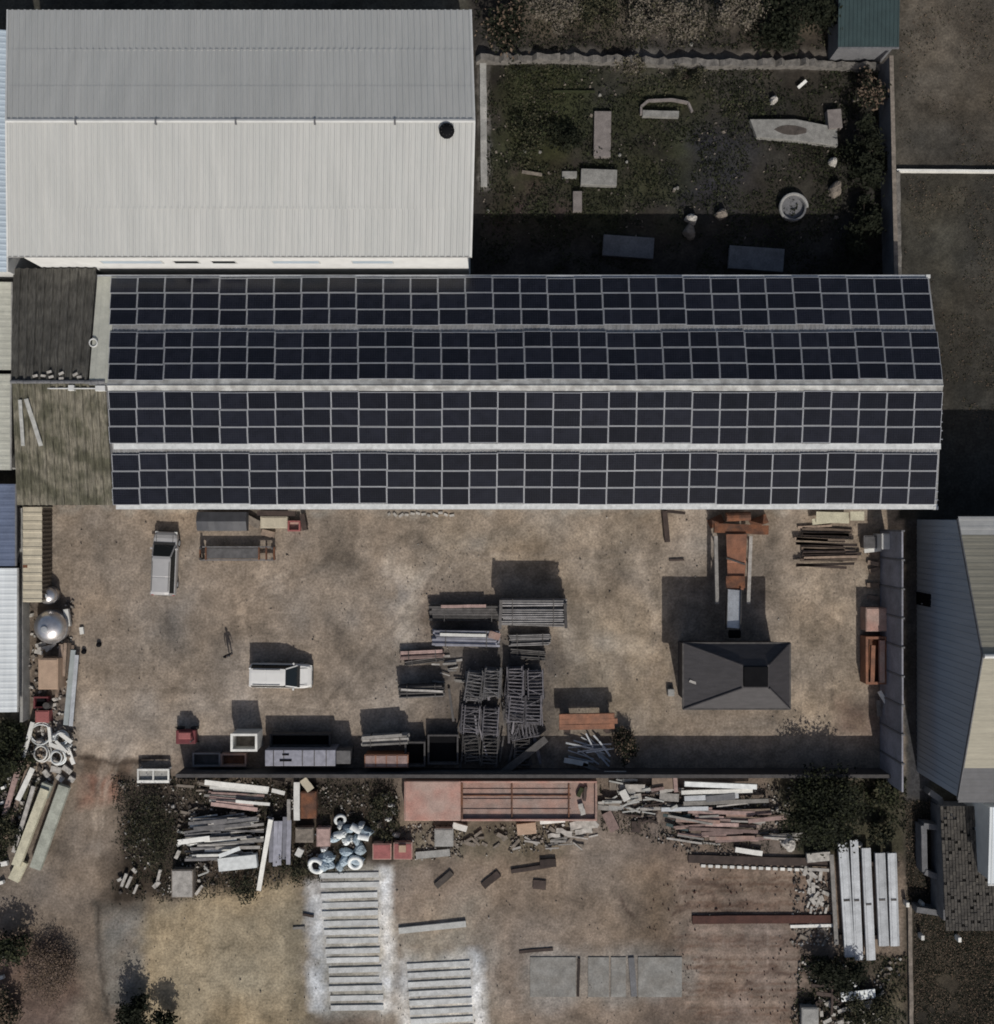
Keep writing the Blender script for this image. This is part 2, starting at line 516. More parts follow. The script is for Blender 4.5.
def stroke(pts, wid, col, strength=.5, tex=.5, seed=600):
    global C
    w = [P(*p) for p in pts]
    d_ = np.full(X.shape, 1e9)
    for (ax, ay), (bx, by) in zip(w, w[1:]):
        ex, ey = bx - ax, by - ay
        t_ = np.clip(((sx - ax) * ex + (sy - ay) * ey) / (ex * ex + ey * ey + 1e-9), 0, 1)
        d_ = np.minimum(d_, np.hypot(sx - ax - t_ * ex, sy - ay - t_ * ey))
    k = np.clip(1 - d_ / wid, 0, 1) ** .7 * strength * np.clip(1 - tex + 2.6 * tex * (fbm(X, Y, .8, 4, seed) - .25), 0, 1)
    C = C * (1 - k[:, None]) + np.array(col) * k[:, None]
for q in ([(95, 850), (104, 770), (130, 715), (230, 700), (360, 706), (430, 690)], [(160, 600), (162, 660), (135, 720), (100, 790)], [(330, 700), (450, 560), (640, 555), (660, 640), (640, 730)], [(250, 690), (240, 600), (330, 560), (480, 545)], [(690, 730), (820, 725), (840, 620), (790, 580)]):
    for e in (-5, 5):
        stroke([(px + e * .6, py + e * .8) for px, py in q], .22, (.285, .245, .205), .55, .6, 610 + e)
        stroke([(px + e * 1.3, py - e * 1.1) for px, py in q], .16, (.13, .11, .092), .45, .7, 630 + e)
stroke([(78, 757), (96, 759), (112, 764), (130, 763), (150, 758), (170, 757)], .22, (.05, .038, .03), .9, .2, 605)
stroke([(96, 905), (100, 950), (108, 1024)], .14, (.06, .05, .043), .8, .3, 606)
for q, w_ in (([(100, 560), (110, 590)], .7), ([(205, 600), (215, 640)], .8), ([(350, 560), (380, 600)], .9), ([(600, 560), (640, 585)], .8), ([(620, 660), (640, 720)], .7), ([(820, 610), (845, 660)], .8), ([(330, 620), (350, 660)], .7)):
    stroke(q, w_, (.125, .108, .092), .6, .8, 650)
for q, w_ in (([(395, 560), (415, 580), (405, 640)], 1.0), ([(440, 545), (520, 535)], .9), ([(860, 580), (868, 605)], .8), ([(600, 640), (650, 650)], .9), ([(560, 620), (590, 690)], .8)):
    stroke(q, w_, (.34, .305, .26), .6, .8, 660)
# faint slab joints in the hardstanding, and imprints of stacked goods in the lower yard
for yy in (592, 640, 688, 733):
    stroke([(560, yy), (870, yy + 2)], .07, (.12, .105, .09), .55, .9, 670 + yy)
for xx in (612, 652, 800, 838):
    stroke([(xx, 570), (xx + 2, 735)], .07, (.12, .105, .09), .5, .9, 690 + xx)
for i_, yy in enumerate((872, 884, 897, 906, 930, 940, 953, 966, 978, 990, 1002, 1014)):
    stroke([(676 + 12 * (i_ % 3), yy), (805 - 9 * (i_ % 4), yy + 1)], .22, (.105, .068, .052) if i_ % 2 else (.235, .182, .150), .95, .55, 720 + i_)
    stroke([(672 + 9 * (i_ % 4), yy + 6), (818 - 12 * (i_ % 3), yy + 6.5)], .14, (.11, .072, .055), .9, .6, 735 + i_)
for i_, xx in enumerate(range(640, 830, 21)):
    stroke([(xx, 868), (xx + 2, 1010)], .08, (.21, .175, .15), .5, .8, 740 + i_)
for q in ([(690, 880), (730, 886)], [(700, 895), (714, 893), (716, 905)], [(672, 915), (690, 905)], [(740, 990), (770, 970), (790, 975)], [(620, 897), (632, 915)], [(700, 955), (712, 957)]):
    stroke(q, .2, (.07, .048, .04), .85, .4, 760)
# tyre-worn lanes and mottling over everything
mott = .70 + .60 * fbm(X, Y, .9, 5, 300)
blot = 1 - .30 * np.clip((fbm(X, Y, .33, 5, 320) - .50) * 5, 0, 1) + .22 * np.clip((fbm(X, Y, .26, 5, 330) - .53) * 6, 0, 1)
spk = fbm(X, Y, 2.6, 3, 340)
C *= np.array((1.10, 1.065, 1.02))
C *= (mott * blot * (.66 + .68 * spk))[:, None]
hue = (fbm(X, Y, .25, 3, 360) - .5) * 1.3
C[:, 0] *= 1 + .12 * hue
C[:, 2] *= 1 - .16 * hue
Z += .02 * (spk - .5)
edge_k = np.clip((np.maximum(np.abs(X), np.abs(Y)) - 40) / 6.5, 0, 1)[:, None]
C = C * (1 - edge_k) + np.array((.055, .051, .042)) * edge_k
Z *= 1 - edge_k[:, 0]
nx = len(ax_all)
me = bpy.data.meshes.new('ground')
me.vertices.add(X.size)
me.vertices.foreach_set('co', np.stack([X, Y, Z], 1).astype(np.float32).ravel())
ii, jj = np.meshgrid(np.arange(nx - 1), np.arange(nx - 1), indexing='ij')
q = (ii * nx + jj).ravel()
quads = np.stack([q, q + 1, q + 1 + nx, q + nx], 1).astype(np.int32)
me.loops.add(quads.size)
me.loops.foreach_set('vertex_index', quads.ravel())
me.polygons.add(len(quads))
me.polygons.foreach_set('loop_start', np.arange(0, quads.size, 4, dtype=np.int32))
me.polygons.foreach_set('use_smooth', np.ones(len(quads), bool))
me.update(calc_edges=True)
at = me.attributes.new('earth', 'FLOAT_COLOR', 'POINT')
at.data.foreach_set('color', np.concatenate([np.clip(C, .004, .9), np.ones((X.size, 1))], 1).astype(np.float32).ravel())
gm = mat('earth', (.2, .2, .2), rough=.95, var=0)
nt = gm.node_tree
N_, L_ = nt.nodes, nt.links
b_ = N_['Principled BSDF']
b_.inputs['Specular IOR Level'].default_value = .15
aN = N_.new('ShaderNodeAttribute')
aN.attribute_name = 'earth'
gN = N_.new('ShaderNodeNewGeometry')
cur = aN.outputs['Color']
for sc_, det_, lo_, hi_ in ((.11, 5, .86, 1.14), (5.5, 6, .72, 1.28), (17, 3, .8, 1.2)):
    nn_ = N_.new('ShaderNodeTexNoise')
    nn_.inputs['Scale'].default_value = sc_
    nn_.inputs['Detail'].default_value = det_
    L_.new(gN.outputs['Position'], nn_.inputs['Vector'])
    mr_ = N_.new('ShaderNodeMapRange')
    mr_.inputs[1].default_value, mr_.inputs[2].default_value = .3, .7
    mr_.inputs[3].default_value, mr_.inputs[4].default_value = lo_, hi_
    L_.new(nn_.outputs['Fac'], mr_.inputs[0])
    mx_ = N_.new('ShaderNodeMix')
    mx_.data_type = 'RGBA'
    mx_.blend_type = 'MULTIPLY'
    mx_.inputs[0].default_value = 1
    L_.new(cur, mx_.inputs[6])
    L_.new(mr_.outputs[0], mx_.inputs[7])
    cur = mx_.outputs[2]
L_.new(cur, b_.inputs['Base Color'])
bp_ = N_.new('ShaderNodeBump')
bp_.inputs['Strength'].default_value = .5
bp_.inputs['Distance'].default_value = .06
L_.new(nn_.outputs['Fac'], bp_.inputs['Height'])
L_.new(bp_.outputs[0], b_.inputs['Normal'])
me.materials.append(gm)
go = bpy.data.objects.new('ground', me)
COL.objects.link(go)
tag(go, 'brown earth of the storage yards and the dark waste ground round them', 'ground', kind='structure')

# ================================================================ BUILDINGS
def slope_at(py, a, b):
    """point (y, z) on the line a-b (each (y, z)) that is seen at photo row py"""
    lo, hi = 0.0, 1.0
    f = lambda t: 512 - (a[0] + (b[0] - a[0]) * t) * S / (1 - (a[1] + (b[1] - a[1]) * t) / H)
    up = f(1) > f(0)
    for _ in range(40):
        mid = (lo + hi) / 2
        if (f(mid) < py) == up:
            lo = mid
        else:
            hi = mid
    t = (lo + hi) / 2
    return a[0] + (b[0] - a[0]) * t, a[1] + (b[1] - a[1]) * t

def gable_walls(mb, x0, x1, y0, y1, he, yr, hr, m=0):
    """closed gabled box, ridge along x"""
    ring = lambda x: [(x, y0, -.1), (x, y1, -.1), (x, y1, he), (x, yr, hr), (x, y0, he)]
    mb.loft([ring(x0), ring(x1)], m)

# ---- white warehouse
HE, HR = 8.0, 10.3
x0, yN = P(8, 10, HE)
x1, yS = P(471, 257, HE)
yr = P(0, 121, HR)[1]
rx0, rx1 = P(6.5, 0, HR)[0], P(474.5, 0, HR)[0]
t = thing('warehouse', 'long white ribbed metal warehouse with a gable roof, beside the solar roofed barn', 'warehouse', ((x0 + x1) / 2, yr, 0))
mb = MB()
gable_walls(mb, rx0 + .12, x1 - .25, yS - .05, yN - .25, HE - .06, yr, HR - .14)
wal = mb.build('wall', M['wall_white'], t)
mb = MB()
for ye_, off in ((yN, 0), (yS, -.02)):
    q = lambda f: ((x0 + (rx0 - x0) * f, ye_ + (yr + off - ye_) * f, HE + (HR - HE) * f), (x1 + (rx1 - x1) * f, ye_ + (yr + off - ye_) * f, HE + (HR - HE) * f))
    cuts = (0, .36, .69, 1)
    for k in range(3):
        lo_, hi_ = q(cuts[k]), q(cuts[k + 1] + (.015 if k < 2 else 0))
        up_ = lambda p, z: (p[0], p[1], p[2] + z)
        mb.corr(up_(lo_[0], .018), up_(lo_[1], .018), hi_[0], hi_[1], .42, .05)
rf = mb.build('roof', M['white_roof'], t, solid=.03)
mb = MB()
for sgn in (-1, 1):
    e = yr + sgn * .13
    zz = HR - .13 * (HR - HE) / (yr - yS if sgn < 0 else yN - yr) + .09
    mb.add([(rx0, yr, HR + .1), (rx1, yr, HR + .1), (rx1, e, zz), (rx0, e, zz)], [(0, 1, 2, 3)])
rc = mb.build('ridge_cap', M['white_paint'], rf, solid=.02)
rc.parent = rf
for px in (76, 156, 236, 315, 395):
    xx = P(px, 121, HR)[0]
    MB().box(xx - .06, yr - .26, HR - .04, xx + .06, yr + .1, HR + .14).build('ridge_clamp', M['concrete_dark'], rf, origin=None).parent = rf
for pxs in ((173, 197), (211, 234), (100, 160), (272, 318), (352, 392)):
    xa, xb = pxs[0] * 1, pxs[1] * 1
    wxa, wxb = P(xa, 0, 7.2)[0], P(xb, 0, 7.2)[0]
    dark = pxs[0] in (173, 211)
    w = MB().box(wxa, yS - .08, 6.5, wxb, yS - .053, 7.2).build('window', M['glass'] if dark else M['pale_blue'], t)
    w2 = MB()
    for q in ((wxa - .07, 6.43, wxb + .07, 6.5), (wxa - .07, 7.2, wxb + .07, 7.27), (wxa - .07, 6.5, wxa, 7.2), (wxb, 6.5, wxb + .07, 7.2)):
        w2.box(q[0], yS - .1, q[1], q[2], yS - .053, q[3])
    w2.build('window_frame', M['white_paint'], t).parent = w
MB().box(x0, yS - .045, HE - .01, x1, yS + .03, HE + .07).build('eave_trim', M['concrete'], t)
for xe_, xr_ in ((x0, rx0), (x1, rx1)):
    rr = lambda x, y, z: [(x - .06, y, z - .2), (x + .06, y, z - .2), (x + .06, y, z + .09), (x - .06, y, z + .09)]
    MB().loft([rr(xe_, yS, HE), rr(xr_, yr, HR), rr(xe_, yN, HE)]).build('verge_trim', M['white_paint'], t)
vx, vy = P(447, 133, 10.1)
vz = HR - (yr - vy) * (HR - HE) / (yr - yS)
v = MB().lathe((vx, vy, vz - .1), [(.32, 0), (.32, .25), (.48, .32), (.52, .5), (.4, .68), (.12, .76)], 20).build('roof_vent', M['black'], t, smooth=True)
for k in range(10):
    a = k * math.pi / 5
    MB().beam((vx + .5 * math.cos(a), vy + .5 * math.sin(a), vz + .25), (vx + .36 * math.cos(a + .3), vy + .36 * math.sin(a + .3), vz + .6), .05, .03).build('vent_blade', M['steel_dark'], t).parent = v
WAREHOUSE_E = x1

# ---- simple sheds with one sloping ribbed roof
def shed(name, label, cat, px0, py0, px1, py1, h, m, rise=.5, wallm='concrete_dark', ribs='x', pitch=.3, ov=.2, dep=.04):
    ax, by = P(px0, py0, h)
    bx, ay = P(px1, py1, h)
    t = thing(name, label, cat, ((ax + bx) / 2, (ay + by) / 2, 0))
    mb = MB()
    zl = [h + rise, h + rise, h, h] if ribs == 'x' else [h, h + rise, h + rise, h]
    cs = [(ax + ov, ay + ov), (bx - ov, ay + ov), (bx - ov, by - ov), (ax + ov, by - ov)]
    if ribs == 'x':
        zt = [h - .1, h - .1, h + rise - .1, h + rise - .1]
    else:
        zt = [h + rise - .1, h - .1, h - .1, h + rise - .1]
    mb.hexa([(x, y, -.1) for x, y in cs], [(x, y, z) for (x, y), z in zip(cs, zt)])
    mb.build('wall', M[wallm], t)
    if ribs == 'x':
        mb = MB().corr((ax, by, h + rise), (bx, by, h + rise), (ax, ay, h), (bx, ay, h), pitch, dep)
    else:
        mb = MB().corr((ax, ay, h + rise), (ax, by, h + rise), (bx, ay, h), (bx, by, h), pitch, dep)
    r = mb.build('roof', M[m], t, solid=.03)
    g = MB()
    if ribs == 'x':
        g.box(ax, ay - .12, h - .1, bx, ay - .01, h + .03)
    else:
        g.box(bx + .01, ay, h - .1, bx + .12, by, h + .03)
    g.build('gutter', M[wallm], t)
    return t

shed('metal_shed', 'pale blue ribbed metal shed roof pressed against the end of the white warehouse', 'shed', -60, 30, 6.5, 272, 7.0, 'pale_blue', .9, 'white_paint', 'y', .4, .2, .02)
shed('farm_shed', 'grey cream sheet roofed shed beside the dark weathered roof', 'shed', -60, 282, 11, 370, 5.0, 'cream_roof', .4, 'concrete', 'y', .5, .2, .012)
shed('farm_shed', 'paler cream roofed shed beside the mossy roof', 'shed', -60, 374, 10, 470, 5.2, 'cream_roof', .4, 'concrete', 'y', .5, .2, .012)
shed('storage_shed', 'navy blue flat roofed shed between a cream roof and a white roof', 'shed', -60, 484, 15, 566, 2.4, 'navy_roof', .2, 'concrete_dark', 'y', .5, .2, .012)
shed('storage_shed', 'white ribbed sheet roofed shed at the edge of the tank corner', 'shed', -60, 568, 17, 712, 2.2, 'white_sheet', .5, 'concrete', 'y', .45, .2, .014)
shed('teal_shed', 'small dull teal sheet roofed shed beyond the waste ground', 'shed', 838, -40, 899, 47, 3.0, 'teal', .3, 'concrete_dark', 'x')

# ---- barn carrying the solar arrays
BE, BR = 5.3, 6.9
yNe, ySe, yRi = P(0, 277, BE)[1], P(0, 507.5, BE)[1], P(0, 385, BR)[1]
NR, NEv, SEv = (yRi, BR), (yNe, BE), (ySe, BE)
bxw = P(91, 300, 6.5)[0]
bxe = P(942.5, 385, BR)[0]
ne_e, se_e = P(929, 277, BE)[0], P(937, 507, BE)[0]
t = thing('barn', 'long low barn with a grey ribbed gable roof under four rows of solar panels', 'barn', ((bxw + bxe) / 2, yRi, 0))
mb = MB()
gable_walls(mb, bxw + .3, min(ne_e, se_e) - .4, ySe + .5, yNe - .35, BE - .15, yRi, BR - .15)
mb.build('wall', M['concrete_dark'], t)
xw_s = P(108.5, 450, 6.8)[0]
mb = MB().corr((bxw, yNe, BE), (ne_e, yNe, BE), (bxw, yRi, BR), (bxe, yRi, BR), .3, .035)
mb.corr((xw_s, ySe, BE), (se_e, ySe, BE), (xw_s, yRi - .02, BR), (bxe, yRi - .02, BR), .3, .035)
rf = mb.build('roof', M['barn_roof'], t, solid=.03)
xa, xb = P(109, 0, 6.7)[0], bxw
sm = MB()
sm.corr((xb + .02, yNe + .02, BE + .05), (xa, yNe + .02, BE + .05), (xb + .02, yRi + .15, BR + .03), (xa, yRi + .15, BR + .03), .5, .02)
sm.build('verge_sheet', M['cream_roof'], t, solid=.02)
mb = MB()
n = 30
for i in range(n):
    xx0, xx1 = xa + (bxe - xa) * i / n, xa + (bxe - xa) * (i + 1) / n
    up = .008 if i % 2 else 0
    for sgn in (-1, 1):
        mb.add([(xx0, yRi, BR + .13 + up), (xx1, yRi, BR + .13 + up), (xx1, yRi + sgn * .42, BR + .02 + up), (xx0, yRi + sgn * .42, BR + .02 + up)], [(0, 1, 2, 3)])
    mb.tube((xx0, yRi - .06, BR + .13), (xx1, yRi - .06, BR + .13), .07, 6)
mb.build('ridge_cap', M['ridge'], rf, recalc=False).parent = rf
for yy, xx0, xx1, wd, mm in ((yNe + .06, bxw, ne_e, .09, 'steel_light'), (ySe + .06, xw_s, se_e, .19, 'flashing')):
    MB().box(xx0, yy - wd, BE - .12, xx1, yy + wd, BE + (.03 if wd < .1 else .085)).build('gutter', M[mm], t)
fy, fz = slope_at(446.5, NR, SEv)
MB().beam((xw_s + .15, fy, fz + .1), (se_e - .12, fy, fz + .1), .40, .05, 0, 30).build('flashing', M['flashing'], t)
MB().box(ne_e - .25, yNe - .1, BE - .05, ne_e + .05, yNe + .15, BE + .12).build('gutter_end', M['white_paint'], t)
MB().box(se_e - .3, ySe - .16, BE - .05, se_e + .05, ySe + .08, BE + .12).build('gutter_end', M['white_paint'], t)
# lamp cowl ring on the cream verge
cx, cy = P(94, 343, 6.3)
MB().torus((cx, cy, 6.42), .28, .05, 14, 6).build('cable_loop', M['white_paint'], t)

# solar arrays: 30 columns x 3 rows each, every panel a part
def array(label, top, bot, ln_a, ln_b, xl, xr, warm):
    ya, za = slope_at(top, ln_a, ln_b)
    yb, zb = slope_at(bot, ln_a, ln_b)
    d = Vector((0, yb - ya, zb - za))
    ln = d.length
    d.normalize()
    up = Vector((1, 0, 0)).cross(d)
    if up.z < 0:
        up = -up
    mid = Vector((0, (ya + yb) / 2, (za + zb) / 2))
    t = thing('solar_array', label, 'solar array', (1, mid.y, mid.z), group='solar arrays on the barn roof')
    rot = Matrix((Vector((1, 0, 0)), -d if d.y < 0 else d, up)).transposed().to_euler()
    ph = ln / 3 - .04
    kk = lambda z: (1 - z / H) / S
    pw = (xr[0] - xl[0]) * kk((za + zb) / 2) / 30
    # shared panel mesh: silver frame box and recessed dark glass
    w, h = pw / 2 - .016, ph / 2 + .004
    pm = MB()
    fr = .031
    pm.box(-w, -h, 0, w, -h + fr, .045).box(-w, h - fr, 0, w, h, .045).box(-w, -h + fr, 0, -w + fr, h - fr, .045).box(w - fr, -h + fr, 0, w, h - fr, .045)
    pm.box(-w + fr, -h + fr, .01, w - fr, h - fr, .036, 1)
    first = None
    for r in range(3):
        fr_ = (r + .5) / 3
        c = Vector((0, ya, za)) + d * (ln * fr_) + up * .13
        pxl = xl[0] + (xl[1] - xl[0]) * fr_
        pxr = xr[0] + (xr[1] - xr[0]) * fr_
        xL, xR = (pxl - 497) * kk(c.z), (pxr - 497) * kk(c.z)
        for i in range(30):
            x = xL + (xR - xL) * (i + .5) / 30
            if first is None:
                o = pm.build('solar_panel', [M['panel_frame'], M['panel_glass']], t, origin=(0, 0, 0))
                first = o
            else:
                o = first.copy()
                COL.objects.link(o)
            o.parent = t
            o.location = Vector((x, c.y, c.z)) - Vector(t['_w']) + Vector((0, .045 * math.sin(x * .55 + top) + .015 * math.sin(x * 1.3 + top * 2) + random.uniform(-.008, .008), random.uniform(-.008, .008)))
            o.rotation_euler = (rot[0] + random.gauss(0, .006), rot[1] + random.gauss(0, .006), rot[2])
            o['kind'] = 'thing'
    for r in range(3):
        for e in (.25, .75):
            c = Vector((0, ya, za)) + d * (ln * (r + e) / 3) + up * .075
            zc = c.z
            MB().box((xl[0] - 497) * kk(zc), c.y - .03, zc - .03, (xr[0] - 497) * kk(zc), c.y + .03, zc + .025).build('rail', M['panel_frame'], t)
array('solar array of three panel rows along the eave beside the white warehouse', 278.5, 326, NEv, NR, (110.5, 109.5), (928, 934), 0)
array('solar array of three panel rows just under the ridge, on the warehouse side', 332.5, 380.5, NEv, NR, (109.5, 108), (937, 943), 0)
array('solar array of three panel rows just under the ridge, on the yard side', 391.5, 443.5, NR, SEv, (109, 109), (942.5, 940.5), 1)
array('solar array of three panel rows along the eave above the brown yard', 453, 504, NR, SEv, (112, 112.5), (938, 935), 1)

# ---- old annexe west of the barn
oe, orr = 5.3, 6.8
ox0, ox1n = P(11, 320, 6.5)[0], P(90, 320, 6.5)[0] - .03
ox1s = P(108, 450, 6.5)[0] - .05
oyN, oyS, oyR = P(0, 268.5, oe)[1], P(0, 505, oe)[1], P(0, 382, orr)[1]
t = thing('old_shed', 'old shed with a dark weathered roof slope and a mossy brown slope', 'shed', ((ox0 + ox1n) / 2, oyR, 0))
mb = MB()
gable_walls(mb, ox0 + 1.0, ox1n - .1, oyS + .4, oyN - .3, oe - .15, oyR, orr - .2)
mb.build('wall', M['concrete_dark'], t)
MB().corr((P(13, 0, oe)[0], oyN, oe), (ox1n, oyN, oe), (P(11, 0, orr)[0], oyR, orr), (ox1n, oyR, orr), .55, .13, 0, 14, .05).build('roof', M['old_dark'], t, solid=.03)['label'] = 'blackened weathered roof slope'
MB().corr((P(17, 0, oe)[0], oyS, oe), (ox1s, oyS, oe), (P(12, 0, orr)[0], oyR, orr), (ox1s, oyR, orr), .55, .13, 0, 14, .05).build('roof', M['old_moss'], t, solid=.03)['label'] = 'brown roof slope grown with moss'
mb = MB()
for i in range(14):
    oq = P(11, 0, orr)[0]
    a, b = oq + (ox1s - oq) * i / 14, oq + (ox1s - oq) * (i + 1) / 14
    z = orr + .1 + random.uniform(-.02, .02)
    mb.tube((a + .02, oyR + random.uniform(-.03, .03), z), (b, oyR, z), .13, 8)
mb.build('ridge_tile', M['concrete_dark'], t)
for (pa, pb, w) in (((21, 400), (24, 446), 5), ((27, 399), (42, 446), 6)):
    ya, za = slope_at(pa[1], (oyR, orr), (oyS, oe))
    yb, zb = slope_at(pb[1], (oyR, orr), (oyS, oe))
    xa_, xb_ = P(pa[0], 0, za)[0], P(pb[0], 0, zb)[0]
    o = MB().beam((xa_, ya, za + .14), (xb_, yb, zb + .14), w * .05, .07, 0, 4, 0, .01).build('plank', M['plank_pale'])
    tag(o, 'thin upright pale plank lying on the mossy roof' if w == 5 else 'thicker slanting pale plank lying on the mossy roof', 'plank', 'pale planks on the mossy roof')
for px, py, w, l_ in ((72, 388, 6, 'small white box on the ridge of the mossy roof'), (101, 388.5, 10, 'white flashing block on the ridge where the old roof meets the barn')):
    x, y = P(px, py, 6.8)
    o = MB().box(x - w * .035, y - .2, 6.55, x + w * .035, y + .2, 6.98).build('roof_box', M['white_paint'], bevel=.03)
    tag(o, l_, 'box')
MB().tube((P(48, 388, 6.8)[0], P(0, 388.5, 6.8)[1], 6.86), (P(96, 388, 6.8)[0], P(0, 388.5, 6.8)[1], 6.86), .05).build('conduit', M['white_paint'], t)
for px, py in ((36, 376), (44, 375), (50, 372), (52, 377), (62, 374), (62, 378), (76, 375), (80, 377)):
    ya, za = slope_at(py, (oyN, oe), (oyR, orr))
    x = P(px, py, za)[0]
    o = MB().beam((x - .16, ya - .05, za + .12), (x + .17, ya + random.uniform(-.1, .12), za + .12), .16, .1).build('roof_tile', M['rub_pale'])
    tag(o, 'loose pale broken tile near the ridge of the blackened roof', 'tile', 'broken tiles on the old roof')

# ---- gabled hall on the far side of the precast wall
gx = P(917, 0, 0)[0]
gN, gS = P(0, 519, 7.4)[1], P(0, 800, 7.5)[1]
gR, gh, ge = P(0, 656, 11.2)[1], 11.2, 7.45
gx1 = gx + 26
t = thing('gable_hall', 'tall hall with a blue grey sheet gable wall and a beige roof', 'hall', (gx + 5, gR, 0))
ring = lambda x, o=0: [(x, gS + .1, -.1), (x, gN - .1, -.1), (x, gN - .1, ge - .1), (x, gR, gh - .1), (x, gS + .1, ge - .1)]
wl = MB().loft([ring(gx), ring(gx1)]).build('wall', M['gable_wall'], t)
rb = MB()
yy = gS + .5
while yy < gN - .4:
    zt = ge + (gh - ge) * (1 - abs(yy - gR) / (gN - gR if yy > gR else gR - gS)) - .25
    rb.box(gx - .035, yy - .04, 0, gx - .003, yy + .04, zt)
    yy += .45
rbo = rb.build('wall_rib', M['gable_wall'], t)
rbo.parent = wl
rbo['kind'] = 'thing'
ptY = lambda f, n: (gR + (n - gR) * f, gh + (ge - gh) * f)
def strip(f0, f1, n, m, nm, lab=None, lift=0.0):
    (ya, za), (yb, zb) = ptY(f0, n), ptY(f1, n)
    o = MB().corr((gx - .1, ya, za + lift), (gx - .1, yb, zb + lift), (gx1, ya, za + lift), (gx1, yb, zb + lift), .5, .008).build(nm, M[m], t, solid=.04)
    if lab:
        o['label'] = lab
strip(0, .88, gN, 'beige_roof', 'roof', 'beige slope facing away from the sun')
strip(.88, 1.02, gN, 'beige_light', 'eave_sheet', 'pale eave strip')
strip(0, .77, gS, 'beige_roof', 'roof', 'beige sunlit slope')
strip(.77, 1.02, gS, 'dark_sheet', 'eave_sheet', 'dark grey eave strip')
MB().tube((gx - .12, gR, gh + .06), (gx1, gR, gh + .06), .16, 8).build('ridge_cap', M['white_paint'], t)
d0, d1 = P(0, 606, 1.5)[1], P(0, 593, 1.5)[1]
d = MB().box(gx - .06, d0, 0, gx - .003, d1, 2.6).build('door', M['black'], t)
MB().box(gx - .11, d0 + .1, 1.0, gx - .06, d0 + .18, 1.2).build('handle', M['steel_light'], t).parent = d
mb = MB()
for n_ in (gN, gS):
    mb.beam((gx - .12, gR, gh - .12), (gx - .12, n_, ge - .12), .1, .22)
mb.build('verge_trim', M['concrete_dark'], t)

# ---- white and tiled sheds by the lower corner
shed('white_shed', 'white roofed shed just past the end of the gabled hall', 'shed', 988, 806, 1060, 884, 5.0, 'white_sheet', .3, 'white_paint', 'x')
ta, tb = P(940, 806, 2.4), P(995, 926, 2.6)
t = thing('tiled_shed', 'low ruined shed with a brown broken tile roof behind the bent concrete wall', 'shed', ((ta[0] + tb[0]) / 2, (ta[1] + tb[1]) / 2, 0))
MB().box(ta[0] + .3, tb[1] + .3, -.1, tb[0], ta[1] - .3, 2.3).build('wall', M['concrete_dark'], t)
mb = MB()
rows, cols = 36, 17
for r in range(rows):
    for c in range(cols):
        if random.random() < .06:
            continue
        fx = lambda q: ta[0] + (tb[0] - ta[0]) * q / cols
        yq = ta[1] + (tb[1] - ta[1]) * r / rows
        yq2 = ta[1] + (tb[1] - ta[1]) * (r + 1.12) / rows
        z = 2.4 + 1.0 * r / rows + random.uniform(-.02, .03)
        sk = .016 * (r % 2)
        mb.hexa([(fx(c + sk) + .015, yq2, z - .05), (fx(c + 1) - .02, yq2, z - .05), (fx(c + 1) - .02, yq, z - .02), (fx(c + sk) + .015, yq, z - .02)],
                [(fx(c + sk) + .015, yq2, z + .05), (fx(c + 1) - .02, yq2, z + .05), (fx(c + 1) - .02, yq, z + .02), (fx(c + sk) + .015, yq, z + .02)], 1 if (r * 7 + c * 3 + r // 3) % 4 == 0 else 0)
mb.add([(ta[0] + .1, ta[1] - .1, 2.2), (tb[0], ta[1] - .1, 2.2), (tb[0], tb[1] + .1, 3.2), (ta[0] + .1, tb[1] + .1, 3.2)], [(0, 1, 2, 3)])
mb.build('roof', [M['tile'], M['tile_pale']], t)

# ================================================================ WALLS
def wall(name, label, cat, pts, h, th, m, rough_top=0.0, cap=None, step=.8):
    """free-standing wall; pts are photo points of its TOP centre line"""
    w = [Vector((*P(px, py, h), 0)) for px, py in pts]
    mb, cp = MB(), MB()
    for a, b in zip(w, w[1:]):
        n = max(1, int((b - a).length / step))
        d = (b - a).normalized()
        s = Vector((-d.y, d.x, 0)) * th / 2
        rings = []
        for i in range(n + 1):
            c = a.lerp(b, i / n)
            z = h + random.uniform(-rough_top, rough_top)
            e = 1 + random.uniform(-rough_top, rough_top) * .4
            rings.append([c - s * e + Vector((0, 0, -.1)), c + s * e + Vector((0, 0, -.1)), c + s * e + Vector((0, 0, z)), c - s * e + Vector((0, 0, z))])
        mb.loft(rings)
        if cap:
            cp.beam(a + Vector((0, 0, h + .05)), b + Vector((0, 0, h + .05)), th + .1, .09)
    if cap:
        c0 = (w[0] + w[-1]) / 2
        t = thing(name, label, cat, c0)
        mb.build('wall_body', M[m], t)
        cp.build('coping', M[cap], t)
        return t
    return tag(mb.build(name, M[m]), label, cat)

